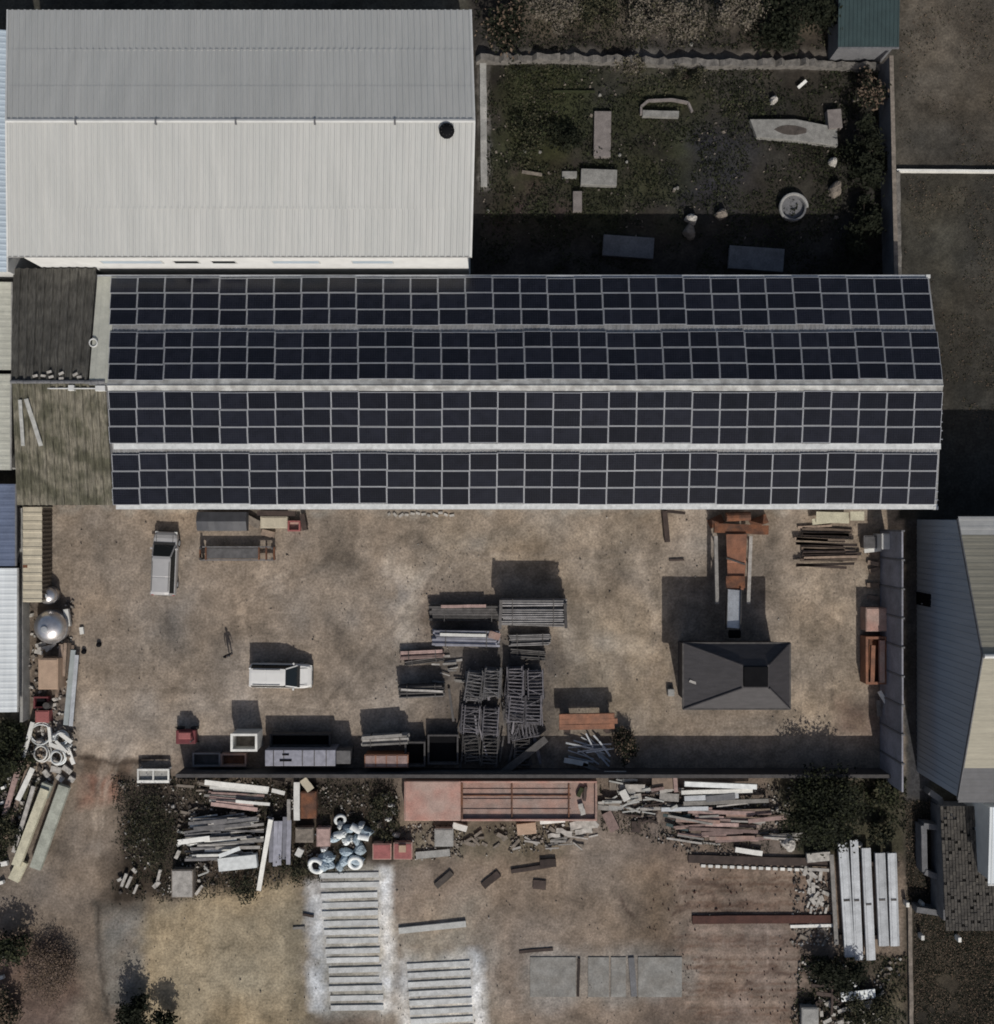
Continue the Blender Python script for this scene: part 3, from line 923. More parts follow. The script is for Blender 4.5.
# precast concrete panel wall on the east side of the yard
px_ = P(880, 0, 0)[0]
t = thing('precast_wall', 'tall grey precast panel wall between the brown yard and the gabled hall', 'wall', (px_, -10, 0))
y = P(0, 531, 2.2)[1]
k = 0
while y > P(0, 762, 2.2)[1]:
    MB().box(px_, y - 2.0, -.1, px_ + .12, y - .02, 4.3 + random.uniform(-.03, .03)).build('wall_panel', M['precast'], t)
    MB().box(px_ - .05, y - .02, -.1, px_ + .2, y + .1, 4.38).build('post', M['concrete_dark'], t)
    y -= 2.12
wall('divider_wall', 'long grey wall between the upper yard and the cluttered lower yard', 'wall', [(176, 775.5), (412, 776), (640, 776), (903, 776)], 2.1, .16, 'coping_dark', .03, 'coping_dark')
wall('boundary_wall', 'low weathered wall running past the cream container and the tanks', 'wall', [(21, 508), (21.5, 722)], 1.2, .22, 'concrete', .05)
wall('lot_wall', 'thin wall with a pinkish top along the side of the overgrown lot', 'wall', [(891, 56), (896, 276)], 2.4, .2, 'concrete_dark', .02, 'rub_mid')
wall('rubble_wall', 'low crumbling pale stone wall along the top of the overgrown lot', 'wall', [(476, 58), (560, 57), (640, 60), (720, 63), (800, 62), (884, 66)], .7, .5, 'stone', .3, None, .35)
wall('kerb_wall', 'thin white kerb wall across the dark field', 'wall', [(897, 170), (1040, 171)], .45, .16, 'white_board', .03)
wall('field_wall', 'grey strip wall beside the dark field and the overgrown lot', 'wall', [(898, 172), (900, 277)], .5, .3, 'stone', .1)
wall('yard_wall', 'low pale wall stub beside the gable end of the white warehouse', 'wall', [(483, 62), (484, 186)], .3, .5, 'concrete', .1)
wall('bent_wall', 'grey concrete wall bent into a hook beside the brown tiled shed', 'wall', [(930, 792), (941, 800), (940, 828), (924, 826), (925, 872), (944, 880), (943, 914), (917, 910)], 1.2, .42, 'concrete_dark', .06)
wall('path_kerb', 'thin brown kerb strip running down beside the grassy strip', 'wall', [(910, 905), (912, 1050)], .25, .3, 'rub_mid', .05)
# ================================================================ VEHICLES
def make_car(name, label, cat, paint, L, W, Ht, roof_l, roof_w, hood_l, dark_cowl):
    """front towards local +X"""
    t = thing(name, label, cat, (0, 0, 0), local=True)
    hw = W / 2
    xr, xf = -L / 2, L / 2
    def ring(x, w, z0, z1, c=.12):
        return [(x, -w + c, z0), (x, w - c, z0), (x, w, z0 + c), (x, w, z1 - c), (x, w - c, z1), (x, -w + c, z1), (x, -w, z1 - c), (x, -w, z0 + c)]
    st = [(xr, hw - .12, .38, .82), (xr + .08, hw - .03, .28, .98), (xr + .6, hw, .24, 1.0), (0, hw, .24, 1.0), (xf - hood_l - .15, hw, .24, 1.0),
          (xf - hood_l * .5, hw - .02, .24, .96), (xf - .25, hw - .06, .26, .88), (xf - .05, hw - .16, .3, .74), (xf, hw - .26, .36, .62)]
    body = MB().loft([ring(*s) for s in st]).build('body', paint, t, origin=(0, 0, 0), smooth=False, bevel=.03)
    xw = xf - hood_l                     # windscreen foot
    xt = xr + roof_l                     # windscreen head
    rw = roof_w / 2
    b = [(xr + .1, -hw + .06, .98), (xw, -hw + .06, .98), (xw, hw - .06, .98), (xr + .1, hw - .06, .98)]
    tp = [(xr + .16, -rw, Ht - .06), (xt, -rw, Ht - .06), (xt, rw, Ht - .06), (xr + .16, rw, Ht - .06)]
    MB().hexa(b, tp).build('cabin', M['car_trim'], t, origin=(0, 0, 0))
    r = MB()
    r.loft([[(x, -w, z - .06), (x, w, z - .06), (x, w * .97, z - .01), (x, w * .5, z + .015), (x, -w * .5, z + .015), (x, -w * .97, z - .01)] for x, w, z in
            ((xr + .12, rw - .02, Ht - .06), (xr + .3, rw, Ht), (xr + roof_l * .46, rw, Ht + .02), (xr + roof_l * .48, rw, Ht - .0), (xr + roof_l * .5, rw, Ht + .02), (xt - .2, rw, Ht), (xt, rw - .03, Ht - .05))])
    rf = r.build('roof', paint, t, origin=(0, 0, 0), smooth=False)
    for s in (-1, 1):
        MB().tube((xr + .4, s * (rw - .08), Ht + .045), (xt - .4, s * (rw - .08), Ht + .045), .02, 6).build('roof_rail', M['steel_dark'], rf, origin=(0, 0, 0))
    for s in (-1, 1):
        MB().beam((xw - .02, s * (hw - .1), .99), (xt + .02, s * (rw - .02), Ht - .05), .09, .06).build('pillar', paint, t, origin=(0, 0, 0))
        MB().beam((xr + .12, s * (hw - .09), .99), (xr + .17, s * (rw - .02), Ht - .05), .16, .07).build('pillar', paint, t, origin=(0, 0, 0))
        MB().box(xw + .05, s * (hw - .3) - .015, 1.0, xf - .28, s * (hw - .3) + .015, 1.006).build('bonnet_seam', M['rubber'], t, origin=(0, 0, 0))
        MB().beam((xw + .02, s * .1 + .2, 1.015), (xw - .18, s * .1 + .75 * s * .5, 1.13), .03, .02).build('wiper', M['rubber'], t, origin=(0, 0, 0))
    MB().box(xf - .08, -hw + .22, .3, xf + .06, hw - .22, .44).build('bumper', M['car_trim'], t, origin=(0, 0, 0), bevel=.02)
    MB().box(xr - .06, -hw + .2, .3, xr + .06, hw - .2, .46).build('bumper', M['car_trim'], t, origin=(0, 0, 0), bevel=.02)
    def pane(nm, q, n):
        n = Vector(n).normalized() * .012
        q = [Vector(p) + n for p in q]
        return MB().hexa(q, [p + n for p in q]).build(nm, M['glass'], t, origin=(0, 0, 0))
    lerp = lambda p, q, f: tuple(p[i] + (q[i] - p[i]) * f for i in range(3))
    pane('windscreen', [lerp(b[1], tp[1], .05), lerp(b[2], tp[2], .05), lerp(b[2], tp[2], .95), lerp(b[1], tp[1], .95)], (1, 0, .9))
    pane('rear_window', [lerp(b[0], tp[0], .1), lerp(b[3], tp[3], .1), lerp(b[3], tp[3], .85), lerp(b[0], tp[0], .85)], (-1, 0, .1))
    for i, j, s in ((0, 1, -1), (3, 2, 1)):
        for f0, f1 in ((.04, .33), (.36, .64), (.67, .93)):
            lo0, lo1, hi0, hi1 = lerp(b[i], b[j], f0), lerp(b[i], b[j], f1), lerp(tp[i], tp[j], f0), lerp(tp[i], tp[j], f1)
            pane('side_window', [lerp(lo0, hi0, .08), lerp(lo1, hi1, .08), lerp(lo1, hi1, .9), lerp(lo0, hi0, .9)], (0, s, .4))
    for s in (-1, 1):
        for x in (xr + .85, xf - .85):
            w = MB()
            w.loft([[(x + .33 * math.cos(a * math.pi / 9), s * (hw - .24 + o), .33 + .33 * math.sin(a * math.pi / 9)) for a in range(18)] for o in (0, .24)])
            wo = w.build('wheel', M['rubber'], t, origin=(0, 0, 0))
            q = MB()
            q.loft([[(x + .2 * math.cos(a * math.pi / 9), s * (hw - .01 + o), .33 + .2 * math.sin(a * math.pi / 9)) for a in range(18)] for o in (0, .025)])
            q.build('rim', M['steel_light'], wo, origin=(0, 0, 0))
        MB().box(xf - .2, s * (hw - .2) - .13, .60, xf - .0, s * (hw - .2) + .1, .72).build('headlight', M['lamp_glass'], t, origin=(0, 0, 0))
        MB().box(xr - .01, s * (hw - .16) - .09, .66, xr + .1, s * (hw - .16) + .09, .86).build('tail_light', M['lamp_red'], t, origin=(0, 0, 0))
        MB().box(xw - .35, s * (hw + .03) - .09, .98, xw - .22, s * (hw + .03) + .09, 1.12).build('mirror', paint, t, origin=(0, 0, 0), bevel=.02)
    if dark_cowl:
        MB().box(xw - .02, -hw + .1, .985, xw + .2, hw - .1, 1.012).build('cowl', M['rubber'], t, origin=(0, 0, 0))
    MB().box(xf - .09, -.35, .42, xf + .012, .35, .6).build('grille', M['black'], t, origin=(0, 0, 0))
    return t
pal('car_trim', (.03, .032, .033), rough=.4, var=0)
c = make_car('parked_car', 'silver grey car parked nose towards the solar barn, its roof seamed across the middle', 'car', M['car_silver'], 4.85, 1.85, 1.62, 3.0, 1.42, 1.0, True)
x, y = P(164, 563.5, .9)
c.location = (x, y, 0)
c.rotation_euler = (0, 0, R(87.5))
c = make_car('parked_car', 'white car with dark windscreen parked broadside in the open yard', 'car', M['car_white'], 4.7, 1.85, 1.6, 2.85, 1.3, 1.05, True)
x, y = P(280.5, 676, .9)
c.location = (x, y, 0)
c.rotation_euler = (0, 0, R(-1.0))

# ================================================================ PERSON
def person(px, py):
    x, y = P(px, py, .2)
    J = {'pelvis': (0, 0, .95, .13), 'waist': (0, .0, 1.1, .125), 'chest': (0, .0, 1.32, .15), 'neckb': (0, 0, 1.47, .07), 'neck': (0, .01, 1.53, .055), 'head0': (0, .02, 1.6, .08), 'head1': (0, .02, 1.68, .098), 'head2': (0, .015, 1.75, .075)}
    E = [('pelvis', 'waist'), ('waist', 'chest'), ('chest', 'neckb'), ('neckb', 'neck'), ('neck', 'head0'), ('head0', 'head1'), ('head1', 'head2')]
    for s, n in ((-1, 'a'), (1, 'b')):
        J.update({'hip' + n: (s * .1, 0, .88, .095), 'knee' + n: (s * .11, .03 * s, .48, .06), 'ank' + n: (s * .12, .0 + .05 * s, .09, .045), 'toe' + n: (s * .13, .16 + .05 * s, .045, .04),
                  'sho' + n: (s * .19, 0, 1.42, .065), 'elb' + n: (s * .26, -.02, 1.13, .047), 'wri' + n: (s * .28, .08, .88, .03), 'palm' + n: (s * .28, .11, .81, .032)})
        E += [('pelvis', 'hip' + n), ('hip' + n, 'knee' + n), ('knee' + n, 'ank' + n), ('ank' + n, 'toe' + n), ('chest', 'sho' + n), ('sho' + n, 'elb' + n), ('elb' + n, 'wri' + n), ('wri' + n, 'palm' + n)]
        for i, (dy, ln) in enumerate(((-.03, .06), (-.01, .075), (.01, .08), (.03, .07))):
            a, b_ = 'f%d%s' % (i, n), 'g%d%s' % (i, n)
            J[a] = (s * .285, .11 + dy, .76, .009)
            J[b_] = (s * .275, .12 + dy, .76 - ln, .008)
            E += [('palm' + n, a), (a, b_)]
        J['t0' + n] = (s * .265, .155, .80, .01)
        J['t1' + n] = (s * .26, .175, .755, .009)
        E += [('palm' + n, 't0' + n), ('t0' + n, 't1' + n)]
    names = list(J)
    me = bpy.data.meshes.new('person')
    me.from_pydata([J[k][:3] for k in names], [(names.index(a), names.index(b)) for a, b in E], [])
    o = bpy.data.objects.new('person', me)
    COL.objects.link(o)
    sk = o.modifiers.new('skin', 'SKIN')
    for k, v in zip(names, me.skin_vertices[0].data):
        v.radius = (J[k][3], J[k][3])
        v.use_root = k == 'pelvis'
    ss = o.modifiers.new('sub', 'SUBSURF')
    ss.levels = ss.render_levels = 2
    dg = bpy.context.evaluated_depsgraph_get()
    m2 = bpy.data.meshes.new_from_object(o.evaluated_get(dg))
    o.modifiers.clear()
    o.data = m2
    for k in ('skin', 'cloth_dark', 'cloth_legs', 'rubber'):
        m2.materials.append(M[k])
    for p in m2.polygons:
        p.use_smooth = True
        z, ax = p.center.z, abs(p.center.x)
        p.material_index = 0 if z > 1.49 or (z < .87 and ax > .215) else (3 if z < .1 else (2 if z < .93 and ax < .2 else 1))
    hb = MB().lathe((0, .005, 1.66), [(.104, 0), (.112, .05), (.10, .11), (.06, .15), (.01, .165)], 16).build('hair', M['black'], o, origin=(0, 0, 0), smooth=True)
    for s in (-1, 1):
        MB().lathe((s * .035, .108, 1.665), [(.002, -.012), (.012, 0), (.002, .012)], 8).build('eye', M['black'], o, origin=(0, 0, 0), smooth=True)
        MB().lathe((s * .1, .02, 1.65), [(.004, -.03), (.018, 0), (.004, .03)], 8).build('ear', M['skin'], o, origin=(0, 0, 0), smooth=True)
    MB().lathe((0, .118, 1.63), [(.016, -.02), (.018, -.005), (.004, .03)], 8).build('nose', M['skin'], o, origin=(0, 0, 0), smooth=True)
    MB().box(-.025, .095, 1.59, .025, .11, 1.6).build('mouth', M['dark_red'], o, origin=(0, 0, 0))
    o.location = (x, y, 0)
    o.rotation_euler = (0, 0, R(200))
    tag(o, 'person in dark clothes standing alone on the bare yard beyond the white car', 'person')
pal('cloth_legs', (.03, .03, .042), rough=.9, var=.2)
person(230, 654)

# ================================================================ HUT AND CONVEYOR
hz, hr = 4.05, 5.1
hx0, hy1 = P(683, 643, hz)
hx1, hy0 = P(790, 709, hz)
t = thing('hut', 'square black hip roofed hut with a dark hatch in its roof', 'hut', ((hx0 + hx1) / 2, (hy0 + hy1) / 2, 0))
MB().box(hx0 + .35, hy0 + .35, -.1, hx1 - .35, hy1 - .35, hz - .05).build('wall', M['hut_wall'], t)
ca, cb = P(742, 665, hr), P(769, 688, hr)
tp = [(ca[0], cb[1], hr), (cb[0], cb[1], hr), (cb[0], ca[1], hr), (ca[0], ca[1], hr)]
ev = [(hx0, hy0, hz), (hx1, hy0, hz), (hx1, hy1, hz), (hx0, hy1, hz)]
rf = MB().add(ev + tp, [(0, 1, 5, 4), (1, 2, 6, 5), (2, 3, 7, 6), (3, 0, 4, 7), (4, 5, 6, 7), (3, 2, 1, 0)]).build('roof', M['hut_roof'], t)
mb = MB()
for a, b in zip(ev, ev[1:] + ev[:1]):
    mb.beam((a[0], a[1], hz - .03), (b[0], b[1], hz - .03), .12, .16)
mb.build('fascia', M['hut_edge'] if 'hut_edge' in M else M['steel_dark'], t)
for a, b in zip(ev, tp):
    MB().tube((a[0], a[1], a[2] + .03), (b[0], b[1], b[2] + .03), .07, 6).build('hip_cap', M['hut_roof'], rf)
MB().box(ca[0] + .1, cb[1] + .1, hr - .05, cb[0] - .1, ca[1] - .1, hr + .18).build('hatch', M['black'], rf, bevel=.03)
x, y = P(694, 682, 4.15)
o = MB().beam((x - .35, y + .1, 4.24), (x + .35, y - .15, 4.26), .18, .06).build('board', M['wood_grey'])
tag(o, 'short pale board lying on the black hut roof', 'board')
x, y = P(671, 692, .3)
MBx = MB().box(x - .25, y - .3, 0, x + .25, y + .25, .45).build('block', M['concrete'], bevel=.04)
tag(MBx, 'small pale concrete block at the corner of the black hut', 'block')

t = thing('conveyor', 'rusty orange conveyor hopper with a grey chute sloping to the black hut', 'conveyor', (*P(735, 580), 0))
def pz(px, py, z):
    return V(px, py, z)
mb = MB()
mb.hexa([pz(729, 538, .5), pz(729, 589, .6), pz(744, 589, .6), pz(744, 538, .5)], [pz(726, 534, 1.7), pz(727, 561, 1.9), pz(746, 561, 1.9), pz(747, 534, 1.7)])
mb.hexa([pz(727, 562, 1.2), pz(728, 590, 1.4), pz(744, 590, 1.4), pz(746, 562, 1.2)], [pz(727, 562, 1.8), pz(728, 590, 2.0), pz(743, 590, 2.0), pz(746, 562, 1.8)])
mb.build('hopper', M['orange'], t, bevel=.03)
MB().box(*P(726, 576, 2.02), 1.98, P(745, 0, 2.02)[0], P(0, 588, 2.02)[1], 2.05).build('hopper_lid', M['rust'], t)
MB().beam(pz(735.5, 562, 1.93), pz(736, 560.5, 1.93), 1.5, .05).build('seam', M['steel_dark'], t)
for xs in ((715.5, 717), (750.5, 748)):
    for e in (-3, 3):
        pass
    MB().beam(pz(xs[0], 536, 1.2), pz(xs[1], 604, 1.5), .26, .3).build('side_rail', M['wood_grey'], t)
    for yy in (545, 570, 598):
        MB().tube(pz(xs[0], yy, 0), pz(xs[0], yy, 1.25), .06).build('post', M['steel_dark'], t)
MB().beam(pz(734, 590, 2.1), pz(733, 628, 2.9), .95, .1).build('chute', M['steel_light'], t)
for dx in (-7, 7):
    MB().beam(pz(734 + dx, 590, 2.15), pz(733 + dx, 629, 2.95), .08, .35).build('chute_side', M['steel_dark'], t)
MB().beam(pz(714, 528, 1.3), pz(768, 530, 1.3), .7, .4, 0, 5, 0, .03).build('cross_beam', M['rust'], t)
MB().tube(pz(726, 517, 1.6), pz(750, 516, 1.6), .35, 12).build('roller', M['rust'], t)
MB().tube(pz(729, 634, 2.2), pz(740, 634, 2.2), .3, 12).build('pulley', M['black'], t)
for i, (px, py, w, l_) in enumerate(((716, 522, .5, 'rusty plate leaning at the head of the orange conveyor'), (759, 522, .6, 'dark rusty plate lying past the head of the orange conveyor'))):
    x, y = P(px, py, .4)
    o = MB().beam((x - w, y - .2, .12), (x + w, y + .3, .5), .7, .05).build('scrap_plate', M['rust'])
    tag(o, l_, 'plate')

# ================================================================ generic piece makers
def plank(px0, py0, px1, py1, wpx, z, h, m, label, cat='plank', name='plank', group=None, z2=None, segs=3, jit=.015):
    a, b = V(px0, py0, z), V(px1, py1, z if z2 is None else z2)
    a.z += h / 2
    b.z += h / 2
    o = MB().beam(a, b, wpx * (1 - z / H) / S, h, 0, segs, 0, jit).build(name, M[m])
    return tag(o, label, cat, group)

def crate(px0, py0, px1, py1, h, m, label, name='crate', cat='crate', open_top=True, z0=0.0, t=.09, bars=0, inner='black', slant=0.0, lid=None):
    """open box (or lidded chest) whose top is seen between the photo points"""
    x0, y1 = P(px0, py0, z0 + h)
    x1, y0 = P(px1, py1, z0 + h)
    o = thing(name, label, cat, ((x0 + x1) / 2, (y0 + y1) / 2, z0))
    z1 = z0 + h
    b = MB()
    b.box(x0, y0, z0, x1, y1, z0 + .08)
    for q in ((x0, y0, x1, y0 + t), (x0, y1 - t, x1, y1), (x0, y0 + t, x0 + t, y1 - t), (x1 - t, y0 + t, x1, y1 - t)):
        b.box(q[0], q[1], z0 + .08, q[2], q[3], z1)
    b.build('body', M[m], o)
    r = MB()
    for q in ((x0 - .03, y0 - .03, x1 + .03, y0 + t), (x0 - .03, y1 - t, x1 + .03, y1 + .03), (x0 - .03, y0 + t, x0 + t, y1 - t), (x1 - t, y0 + t, x1 + .03, y1 - t)):
        r.box(q[0], q[1], z1, q[2], q[3], z1 + .05)
    r.build('rim', M[m], o)
    if open_top:
        f = MB()
        f.box(x0 + t, y0 + t, z0 + .08, x1 - t, y1 - t, z0 + h * .45)
        f.build('load', M[inner], o)
    else:
        MB().box(x0 + t * .4, y0 + t * .4, z1 + .05, x1 - t * .4, y1 - t * .4, z1 + .09).build('lid', M[lid or m], o, bevel=.02)
    for i in range(bars):
        f = (i + 1) / (bars + 1)
        if x1 - x0 > y1 - y0:
            xx = x0 + (x1 - x0) * f
            MB().box(xx - .05, y0 - .02, z1 + .05, xx + .05, y1 + .02, z1 + .1).build('bar', M[m], o)
        else:
            yy = y0 + (y1 - y0) * f
            MB().box(x0 - .02, yy - .05, z1 + .05, x1 + .02, yy + .05, z1 + .1).build('bar', M[m], o)
    return o

_pipes = {}
def bundle(px, py, lpx, wpx, ang, z0, layers, r, m, label, name='pipe_bundle', cat='pipe bundle', group=None, jit=.12, square=False, gap=1.05, strap=True):
    """strapped bundle of pipes or bars lying flat; every pipe a part"""
    z1 = z0 + layers * 2 * r
    k = (1 - z1 / H) / S
    x, y = P(px, py, z1)
    L_, W_ = lpx * k, wpx * k
    t = thing(name, label, cat, (x, y, z0), group, local=True)
    t.rotation_euler = (0, 0, R(ang))
    n = max(2, int(W_ / (2 * r * gap)))
    key = (round(L_, 2), r, m, square)
    if key not in _pipes:
        mb = MB()
        if square:
            mb.box(-L_ / 2, -r * .92, 0, L_ / 2, r * .92, 2 * r * .94)
        else:
            mb.tube((-L_ / 2, 0, r), (L_ / 2, 0, r), r, 8)
        o = mb.build('bar' if square else 'pipe', M[m], t, origin=(0, 0, 0))
        _pipes[key] = o.data
        bpy.data.objects.remove(o)
    for l in range(layers):
        for i in range(n):
            if l == layers - 1 and random.random() < .18:
                continue
            o = bpy.data.objects.new('bar' if square else 'pipe', _pipes[key])
            COL.objects.link(o)
            o.parent = t
            o.location = (random.uniform(-jit, jit) * L_ * .3, (i - (n - 1) / 2) * 2 * r * gap + (r * .5 if l % 2 else 0), l * 2 * r * .98)
            o.rotation_euler = (0, 0, random.uniform(-.012, .012))
            o['kind'] = 'thing'
    if strap:
        for e in (-.32, .32):
            MB().box(e * L_ - .03, -W_ / 2 - .03, 0, e * L_ + .03, W_ / 2 + .05, layers * 2 * r + .02).build('strap', M['steel_dark'], t, origin=(0, 0, 0))
    return t

def scaffold_frame(label, group, m):
    t = thing('scaffold_frame', label, 'scaffold frame', (0, 0, 0), group, local=True)
    for s in (-1, 1):
        MB().tube((-1.1, s * .56, .045), (1.1, s * .56, .045), .05, 6).build('upright', M[m], t, origin=(0, 0, 0))
    for e in (-.92, -.66, -.4, -.13, .13, .4, .66, .92):
        MB().tube((e, -.56, .045), (e, .56, .045), .042, 6).build('rung', M[m], t, origin=(0, 0, 0))
    MB().tube((-.85, -.56, .05), (-.3, .56, .05), .03, 6).build('brace', M[m], t, origin=(0, 0, 0))
    MB().tube((.85, -.56, .05), (.3, .56, .05), .03, 6).build('brace', M[m], t, origin=(0, 0, 0))
    return t

def frame_stack(px, py, n, ang, label, group, m='lattice', spread=.25, tilt=.05, aj=10, dz=.13):
    x, y = P(px, py, n * dz)
    first = scaffold_frame(label, group, m)
    for i in range(n):
        o = first if i == 0 else copy_tree(first)
        o.location = (x + random.uniform(-spread, spread), y + random.uniform(-spread, spread), .05 + i * dz)
        o.rotation_euler = (random.uniform(-tilt, tilt), random.uniform(-tilt, tilt), R(ang + random.uniform(-aj, aj)))

def drum(px, py, r, h, m, label, cat='drum', name='drum', z0=0, lie=None):
    x, y = P(px, py, z0 + h)
    mb = MB().lathe((0, 0, 0), [(r * .94, 0), (r, .03), (r, h * .32), (r * 1.04, h * .34), (r, h * .36), (r, h * .64), (r * 1.04, h * .66), (r, h * .68), (r, h - .03), (r * .96, h), (r * .9, h - .04)], 18)
    o = mb.build(name, M[m], origin=(0, 0, 0))
    o.location = (x, y, z0)
    if lie is not None:
        o.rotation_euler = (R(90), 0, R(lie))
        o.location.z = z0 + r
    return tag(o, label, cat)

# ================================================================ CONTAINER, TANKS AND JUNK ALONG THE WEST EDGE
def container(px0, py0, px1, py1, h, m, label):
    x0, y1 = P(px0, py0, h)
    x1, y0 = P(px1, py1, h)
    t = thing('container', label, 'container', ((x0 + x1) / 2, (y0 + y1) / 2, 0))
    MB().box(x0 + .03, y0 + .03, .12, x1 - .03, y1 - .03, h - .05).build('body', M['container_side'], t)
    MB().corr((x0, y1, h), (x0, y0, h), (x1, y1, h), (x1, y0, h), .6, .035, 0, 2).build('roof', M[m], t, solid=.04)
    mb = MB()
    yy = y0 + .2
    while yy < y1 - .2:
        mb.box(x1 - .03, yy, .2, x1 + .02, yy + .14, h - .1)
        yy += .32
    o = mb.build('side_rib', M['container_side'], t)
    for (xx, yy) in ((x0, y0), (x1 - .14, y0), (x0, y1 - .14), (x1 - .14, y1 - .14)):
        MB().box(xx - .01, yy - .01, 0, xx + .15, yy + .15, h + .03).build('corner_post', M[m], t)
    d = MB().box(x0 + .15, y0 - .03, .2, x1 - .15, y0 + .02, h - .15).build('door', M[m], t)
    MB().tube(((x0 + x1) / 2 - .1, y0 - .05, .3), ((x0 + x1) / 2 - .1, y0 - .05, h - .3), .025).build('handle', M['steel_dark'], d)
    MB().box(x0 + .0, y0 + (y1 - y0) * .36, h + .036, x0 + .35, y0 + (y1 - y0) * .39, h + .05).build('rust_patch', M['rust'], t)
    return t
container(23, 507, 42, 602, 1.9, 'cream', 'long cream steel container beside the low wall')
x, y = P(46, 628, 1.9)
t = thing('tank', 'large dull silver dome topped tank below the cream container', 'tank', (x, y, 0))
MB().lathe((x, y, 0), [(1.18, .25), (1.24, .3), (1.24, 1.0), (1.2, 1.25), (1.05, 1.55), (.8, 1.78), (.45, 1.93), (.05, 1.98)], 28).build('shell', M['silver'], t, smooth=True)
MB().torus((x, y, 1.0), 1.25, .05, 28, 6).build('hoop', M['steel_grey'], t, smooth=True)
MB().lathe((x - .1, y - .1, 1.93), [(.28, 0), (.28, .1), (.24, .14), (.02, .15)], 16).build('lid', M['steel_light'], t)
for a in range(4):
    MB().tube((x + .95 * math.cos(a * 1.57 + .6), y + .95 * math.sin(a * 1.57 + .6), 0), (x + .95 * math.cos(a * 1.57 + .6), y + .95 * math.sin(a * 1.57 + .6), .4), .06).build('leg', M['steel_dark'], t)
x, y = P(45.5, 596, 1.3)
t = thing('tank', 'small shiny tank tucked against the end of the cream container', 'tank', (x, y, 0))
MB().lathe((x, y, 0), [(.62, .05), (.66, .1), (.66, .8), (.6, 1.0), (.4, 1.2), (.05, 1.28)], 24).build('shell', M['silver'], t, smooth=True)
MB().torus((x, y, .8), .67, .035, 24, 6).build('hoop', M['steel_grey'], t, smooth=True)
MB().lathe((x, y, 1.26), [(.15, 0), (.15, .08), (.02, .1)], 12).build('lid', M['steel_light'], t)
o = crate(39, 659, 58, 689, 1.5, 'beige_box', 'beige lidded steel chest near the silver tanks', 'chest', 'chest', False)
plank(67, 609, 69.5, 626, 5, .5, .3, 'white_board', 'short white post lying beside the large silver tank', 'post', 'post')
for q in ((62, 644, 61, 668, 4, .5, .2), (66, 643, 64, 676, 3, .55, .12), (70, 643, 67, 673, 3, .3, .12), (60, 676, 57, 697, 3, .3, .12), (73, 645, 72, 662, 3, .2, .1)):
    plank(*q, 'wood', 'brown board in the loose stack beside the beige chest', group='brown boards beside the beige chest')
for i, q in enumerate(((77, 655, 71, 726, 4, .5, .05), (73.5, 650, 66, 725, 5, .3, .06))):
    plank(*q, 'glass_sheet' if i else 'steel_light', 'wider dull sheet strip running along the yard edge' if i else 'thin bright metal strip running along the yard edge', 'sheet strip', 'sheet_strip')
for q in ((36, 646, 46, 643, 4), (38, 649, 51, 646, 3), (35, 651, 43, 653, 4), (46, 651, 56, 643, 3), (50, 649, 55, 640, 3)):
    plank(*q, .3 + random.random() * .3, .1, 'rub_pale', 'broken pale slat on the heap between the silver tank and the beige chest', 'slat', 'slat', 'broken slats by the silver tank')
o = crate(36, 711, 49, 722, .7, 'red', 'small red box at the foot of the silver sheet strips', 'box', 'box', False)
crate(34, 697, 48, 708, .5, 'dark_red', 'dark red open tray under the beige chest', 'tray', 'tray')
drum(46, 706, .28, .8, 'steel_dark', 'dark steel drum beside the dark red tray')
plank(82, 627, 83, 634, 4, 0, .2, 'white_board', 'tiny white block lying on the yard near the large tank', 'block', 'block')
for px, py in ((98, 645), (83, 652)):
    x, y = P(px, py, .3)
    o = MB().lathe((x, y, 0), [(.16, 0), (.2, .1), (.18, .25), (.05, .3)], 10).build('bucket', M['black'])
    tag(o, 'small dark bucket on the open ground, the nearer to the sheet strips' if px == 83 else 'small dark bucket on the open ground, farther out from the sheet strips', 'bucket')
# wire rings and beams in the corner heap
for i, (px, py, r, m) in enumerate(((41, 733, .85, 'plastic_white'), (42, 753, .7, 'white_board'), (58, 757, .6, 'plastic_white'), (62, 738, .55, 'plastic_white'))):
    x, y = P(px, py, .5)
    lab = ('large white hoop leaning at the top of the corner heap', 'coiled pale hoop in the middle of the corner heap', 'white hoop on the heap beside the dirt ramp', 'small white hoop on the heap next to the sheet strips')[i]
    t = thing('hoop', lab, 'hoop', (x, y, .3))
    for k in range(3 if i else 2):
        MB().torus((x + random.uniform(-.05, .05), y + random.uniform(-.05, .05), .42 + k * .13), r * (1 - .12 * k), .06, 22, 6, axis=Vector((random.uniform(-.25, .25), random.uniform(-.25, .25), 1))).build('coil', M[m], t, smooth=True)
for i, q in enumerate(((33, 722, 23, 758, 4, .9, .1), (50, 744, 70, 751, 4, .8, .1), (56, 741, 67, 752, 3, .9, .08), (49, 727, 51, 745, 3, .8, .08), (68, 748, 74, 764, 4, .4, .1), (60, 733, 72, 742, 4, .6, .12))):
    plank(*q, 'white_board', ('long white batten crossing the edge of the corner heap', 'white batten sloping across the hoops', 'white batten in the corner heap')[min(i, 2)], 'batten', 'batten', 'white battens in the corner heap')
for q in ((52, 768, 62, 770, 6), (64, 766, 72, 772, 5), (58, 775, 64, 780, 5), (70, 777, 75, 780, 5), (45, 770, 50, 776, 5), (54, 760, 60, 764, 5)):
    x, y = P(q[0], q[1], .3)
    plank(*q, .1, .25, 'rub_pale', 'pale rubble block at the foot of the corner heap', 'block', 'block', 'rubble blocks by the corner heap')
